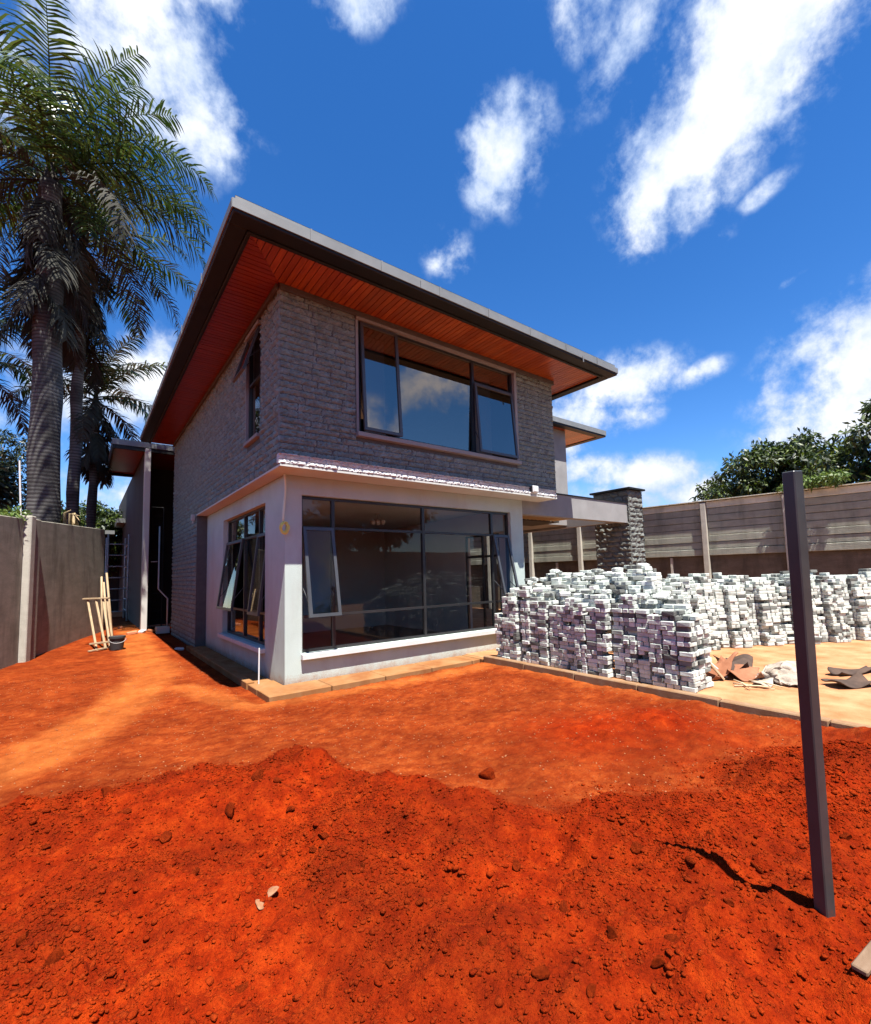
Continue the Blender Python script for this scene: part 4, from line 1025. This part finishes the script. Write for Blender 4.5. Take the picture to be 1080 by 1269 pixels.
# outbuilding behind
ob = empty('outbuilding', (-2, 20, 0), 'low flat roofed outbuilding far behind the gap beside the left wall', 'building')
b = MB(); b.box(-1.30, -.99, 18, 24, 4.25, 4.45); b.box(-2.6, -1.32, 19.5, 25, 3.85, 4.02); b.build('roof', M['gutter'], ob)
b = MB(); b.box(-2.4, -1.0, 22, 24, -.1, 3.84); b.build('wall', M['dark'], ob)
b = MB(); b.box(-1.86, -1.70, 19.6, 19.76, -.1, 3.84); b.build('post', M['plaster'], ob)
b = MB(); b.box(-1.9, -1.0, 17, 17.5, .05, .35); tag(b.build('block_pile', M['brick'], bevel=.02), 'low sunlit pile of orange blocks at the end of the gap', 'blocks')

# ------------------------------------------------------------------ vegetation
def frond(root, az, el, L, droop, leaflet=.55, n=60, width=.05, roll=0, seed=0, mat='frond', parent=None, curl=1.):
    r = np.random.default_rng(seed); p = np.array(root, float); t = np.linspace(0, 1, 15); pts = [p]; ang = el
    for k in range(14):
        d = np.array([math.sin(az) * math.cos(ang), math.cos(az) * math.cos(ang), math.sin(ang)]); p = p + d * L / 14; pts.append(p); ang -= droop / 14 * (.3 + 1.4 * k / 14)
    pts = np.array(pts); V, F = [], []
    side = np.array([math.cos(az), -math.sin(az), 0])
    for i in range(n):
        s = .10 + .90 * i / (n - 1); x = s * 14; k = min(13, int(x)); f = x - k; c = pts[k] * (1 - f) + pts[k + 1] * f
        tg = pts[k + 1] - pts[k]; tg /= np.linalg.norm(tg); upv = np.cross(side, tg); upv /= np.linalg.norm(upv)
        if upv[2] < 0: upv = -upv
        ln = leaflet * (.45 + .75 * math.sin(math.pi * min(1, s * .92 + .05))) * r.uniform(.8, 1.1)
        for sg in (-1, 1):
            lift = r.uniform(-.35, .6); d = side * sg * math.cos(lift) + upv * math.sin(lift) + tg * r.uniform(.45, .8); d /= np.linalg.norm(d)
            g = np.array([0, 0, -1.]); q = c; w_ = np.cross(d, upv); w_ /= max(1e-6, np.linalg.norm(w_)); w_ = w_ * width * .5 * r.uniform(.8, 1.2)
            base = len(V); d1 = d
            for m_, ww in ((0, .6), (1, 1.), (2, .7), (3, .08)):
                V += [q - w_ * ww, q + w_ * ww]
                d1 = d1 + g * (.20 + .16 * m_) * curl * r.uniform(.6, 1.4); d1 /= np.linalg.norm(d1); q = q + d1 * ln / 3
            for m_ in range(3): a = base + 2 * m_; F.append((a, a + 1, a + 3, a + 2))
    # rachis
    for k in range(14):
        a = len(V); w0 = .035 * (1 - k / 15); w1 = .035 * (1 - (k + 1) / 15); up_ = np.array([0, 0, 1.])
        V += [pts[k] - side * w0, pts[k] + side * w0, pts[k + 1] + side * w1, pts[k + 1] - side * w1, pts[k] - up_ * w0, pts[k] + up_ * w0, pts[k + 1] + up_ * w1, pts[k + 1] - up_ * w1]
        F += [(a, a + 1, a + 2, a + 3), (a + 4, a + 5, a + 6, a + 7)]
    return mesh_np('frond', np.array(V), np.array(F), M[mat], parent)
def palm(x, y, zc, r0, r1, label, nf, L, seed, skirt=2.6, lean=(0, 0), group='palms behind the left wall', extra=()):
    r = np.random.default_rng(seed)
    root = empty('palm_tree', (x, y, 0), label, 'palm tree', group)
    b = MB(); zs = np.linspace(-.1, zc - .5, 26)
    b.tube([(x + lean[0] * (z / zc) ** 2 + .02 * math.sin(z * 2 + seed), y + lean[1] * (z / zc) ** 2, z) for z in zs], [r0 + (r1 - r0) * (z / zc) ** 1.5 + .008 * math.sin(z * 4 + seed) for z in zs], 22)
    b.build('trunk', M['trunk'], root, smooth=True)
    cx_, cy_ = x + lean[0], y + lean[1]
    b = MB(); b.tube([(cx_, cy_, zc - 1.6), (cx_, cy_, zc - .8), (cx_, cy_, zc + .1)], [r1 * 1.05, r1 * 1.0, r1 * .35], 16); b.build('crownshaft', M['thatch'], root, smooth=True)
    for k in range(nf):
        az = k * 2.39996 + r.uniform(-.2, .2); u = k / nf
        el = R(78) - R(95) * u + r.uniform(-.12, .12); dr = R(60) + R(45) * u + r.uniform(-.2, .2)
        frond((cx_, cy_, zc - .45 * u), az, el, L * r.uniform(.85, 1.1), dr, leaflet=L * .195, n=52, seed=seed * 100 + k, parent=root, mat='frond' if u < .8 else 'fronddry')
    for (az, el, LL, dr) in extra: frond((cx_, cy_, zc - .1), az, el, LL, dr, leaflet=L * .195, n=58, seed=seed * 100 + 77 + int(az * 10), parent=root)
    if skirt:
        for k in range(14):
            az = k * 2.4 + 1; frond((cx_, cy_, zc - .5 - skirt * .85 * k / 14), az, R(-30) - r.uniform(0, .5), L * r.uniform(.3, .5), R(48), leaflet=L * .17, n=36, width=.06, seed=seed * 100 + 50 + k, parent=root, mat='fronddry', curl=1.6)
    return root
palm(-3.27, 8.25, 12.7, .35, .25, 'tall thick trunked palm with huge dark crown, nearest behind the left wall', 25, 4.2, 1, skirt=4.4, lean=(-.15, 0), extra=((R(100), .9, 4.6, R(120)), (R(80), .6, 4.4, R(105)), (R(120), .3, 4.2, R(85))))
palm(-2.75, 11.6, 13.0, .17, .15, 'slender palm with green crown rising just right of the thick palm', 22, 4.2, 2, skirt=3.2)
palm(-2.25, 13.5, 8.6, .15, .13, 'short dark palm with ragged crown right of the thick trunk', 18, 3.0, 3, group='palms behind the left wall')
palm(-5.6, 12.5, 8.8, .22, .18, 'half hidden low palm crown at the left edge behind the thick trunk', 18, 3.2, 4)

def leaf_cloud(name, centers, radii, n, size, mat, parent=None, seed=0, droop=.5, aspect=.36, shell=.55):
    r = np.random.default_rng(seed); centers = np.array(centers, float); radii = np.array(radii, float)
    wgt = radii.prod(1) ** (2 / 3); k = r.choice(len(centers), n, p=wgt / wgt.sum())
    d = r.normal(size=(n, 3)); d /= np.linalg.norm(d, axis=1, keepdims=True); rad = shell + (1 - shell) * r.random((n, 1)) ** .6
    rad = rad * (1 + .18 * np.sin(d[:, :1] * 7 + k[:, None]) * np.cos(d[:, 1:2] * 6 + d[:, 2:] * 5))
    P = centers[k] + d * radii[k] * rad
    ax = d * .7 + r.normal(size=(n, 3)) * .7; ax[:, 2] -= droop; ax /= np.linalg.norm(ax, axis=1, keepdims=True)
    sd = np.cross(ax, d + r.normal(size=(n, 3)) * .5); sd /= np.linalg.norm(sd, axis=1, keepdims=True) + 1e-9; nn = np.cross(ax, sd)
    ln = size * r.uniform(.6, 1.3, (n, 1)); wd = ln * aspect
    V = np.stack([P, P + ax * ln * .5 + sd * wd * .5 + nn * wd * .12, P + ax * ln - np.array([0, 0, 1]) * ln * .12, P + ax * ln * .5 - sd * wd * .5 + nn * wd * .12], 1).reshape(-1, 3)
    F = np.arange(4 * n).reshape(n, 4)
    F = np.concatenate([F[:, [0, 1, 2]], F[:, [0, 2, 3]]])
    return mesh_np(name, V, F, M[mat], parent)
def tree(x, y, h, blobs, n, size, label, mat='mango', seed=0, group=None, cat='tree', name='broadleaf_tree', tr_=.22):
    root = empty(name, (x, y, 0), label, cat, group); r = np.random.default_rng(seed)
    b = MB(); b.tube([(x, y, -.1), (x + .1, y, h * .3), (x, y + .1, h * .55)], [tr_, tr_ * .8, tr_ * .55], 10)
    cs = [(x + bx, y + by, bz) for bx, by, bz, _ in blobs]
    for c in cs: b.tube([(x + .05, y, h * .4), ((x + c[0]) / 2 + r.uniform(-.2, .2), (y + c[1]) / 2, (h * .45 + c[2]) / 2), c], [tr_ * .5, tr_ * .3, tr_ * .1], 7)
    b.build('trunk', M['bark'], root, smooth=True)
    # each crown mass is broken into many small clumps so that gaps and lit tops show
    cc, rr = [], []
    for (bx, by, bz, br) in blobs:
        for _ in range(int(16 + br * 9)):
            d = r.normal(size=3); d /= np.linalg.norm(d); q = r.uniform(.35, 1.0); s = br * r.uniform(.20, .36)
            cc.append((x + bx + d[0] * br * q, y + by + d[1] * br * q, bz + d[2] * br * q * .8)); rr.append((s, s, s * .75))
    leaf_cloud('crown', cc, rr, n, size, mat, root, seed, shell=.25)
    return root
tree(21.5, .2, 6.5, [(0, 0, 5.9, 1.7), (-.6, 1.5, 5.0, 1.4), (.6, -1.4, 5.9, 1.6), (.2, 2.7, 4.0, 1.1), (0, 0, 3.8, 2.0), (0, -1.6, 4.0, 1.8)], 26000, .24, 'dense dark green mango tree left of the steel post beyond the right wall', seed=41, group='trees beyond the right wall')
tree(20.0, -4.3, 6.8, [(0, 0, 6.3, 1.7), (.2, 1.5, 5.2, 1.2), (0, -2.0, 6.9, 1.9), (0, 1.6, 3.8, 1.6), (0, -1, 4.0, 2.1), (0, -3, 4.6, 2.2)], 28000, .25, 'bright topped mango tree right of the steel post beyond the right wall', seed=42, group='trees beyond the right wall')
tree(24.5, 4.6, 4.9, [(0, 0, 4.2, 1.0), (-.4, 1.2, 3.6, .8), (.3, -1.2, 4.4, 1.0)], 7000, .22, 'low leafy tree tailing off left of the dark mango', seed=43, mat='bush', group='trees beyond the right wall')
cr_ = leaf_cloud('creeper', [(13.0, -3.25, 3.80), (13.0, -3.75, 3.82), (13.0, -2.85, 3.74)], [(.22, .3, .16), (.22, .36, .17), (.2, .25, .10)], 900, .12, 'creeper', seed=51, shell=.3)
tag(cr_, 'bright green creeper spilling over the right boundary wall top', 'creeper')
# left side greenery
tree(-4.9, 11.0, 5.5, [(0, 0, 4.4, 1.1), (.2, .3, 3.2, 1.0), (-1.0, 0, 4.6, 1.3), (-.6, .4, 3.2, 1.2)], 11000, .2, 'dark bush filling the left edge behind the wall', mat='bush', seed=61, name='bush', cat='bush')
tree(-2.2, 21, 5.5, [(0, 0, 4.6, 1.3), (1.2, .5, 4.4, 1.0), (-1.0, -.5, 4.2, 1.3), (.3, 0, 3.2, 1.4)], 10000, .26, 'round dark tree far behind in the gap between palms and house', mat='mango', seed=62)
tree(-5.5, 17, 8, [(0, 0, 6.0, 1.3), (.4, .5, 7.0, 1.1), (-.8, .2, 7.2, 1.1), (.3, 0, 4.8, 1.2)], 6000, .16, 'pale airy tree behind the palms at the left edge', mat='bush', seed=63)
wd = leaf_cloud('weed', [PW(2.1, 3.02, -.15), PW(2.5, 3.06, -.2), PW(1.6, 2.98, -.2)], [(.15, .2, .14), (.12, .16, .1), (.12, .2, .08)], 420, .11, 'creeper', seed=71, shell=.2)
tag(wd, 'green weeds sprouting on the left wall top beside the concrete post', 'weeds')
b = MB(); p = PW(2.18, 2.98, -.08); b.tube([p, (p[0] - .06, p[1], 4.15)], .016, 8); tag(b.build('pole', M['white']), 'thin white pole standing on the left wall beside the thick palm', 'pole')
bn = MB(); q = PW(5.2, 3.1, -.5)
for k in range(5):
    a = random.uniform(-.5, .5); bn.tube([(q[0] + .1 * k, q[1] + .05 * k, 2.9), (q[0] + .1 * k - .10 + a * .2, q[1], 3.45), (q[0] + .1 * k - .05 + a * .5, q[1], 3.7 - .15 * k)], [.05, .04, .01], 7)
tag(bn.build('banana_stem', M['drybanana'], smooth=True), 'dry tan banana stems leaning over the left wall top right of the palms', 'banana plant')
b = MB(); b.box(-14, 30, -17.3, -17, -.1, 3.0); bw = b.build('boundary_wall', M['blockwall']); tag(bw, 'long plain rendered wall added behind the viewpoint to darken what the windows mirror', 'wall')  # unseen wall, added to darken reflections in the ground floor windows
tree(12.5, -21, 9, [(0, 0, 7.9, 2.2), (2.2, 0, 7.0, 1.8), (-2, 1, 5.6, 1.8), (4.4, -1, 6.6, 2.0), (1, 0, 5, 2.6)], 6000, .55, 'big dark tree behind the viewpoint mirrored in the upper window', mat='bush', seed=81)
for k, (x_, lab) in enumerate(((-6, 'rounded dark tree behind the wall at the viewer\'s back, farthest left'), (1, 'broad dark tree behind the wall at the viewer\'s back, in the middle'), (7, 'dark bushy tree behind the wall at the viewer\'s back, next to the tallest one'))):
    tree(x_, -20, 5.5, [(0, 0, 4.4, 1.5), (2.2, 0, 4.0, 1.6), (-2.2, 1, 4.2, 1.5), (0, 0, 2.8, 2.0), (3.5, 0, 4.3, 1.3), (-3.6, 0, 3.8, 1.3)], 5000, .5, lab, mat='bush', seed=82 + k)  # unseen trees, added to keep sky out of the ground floor glass
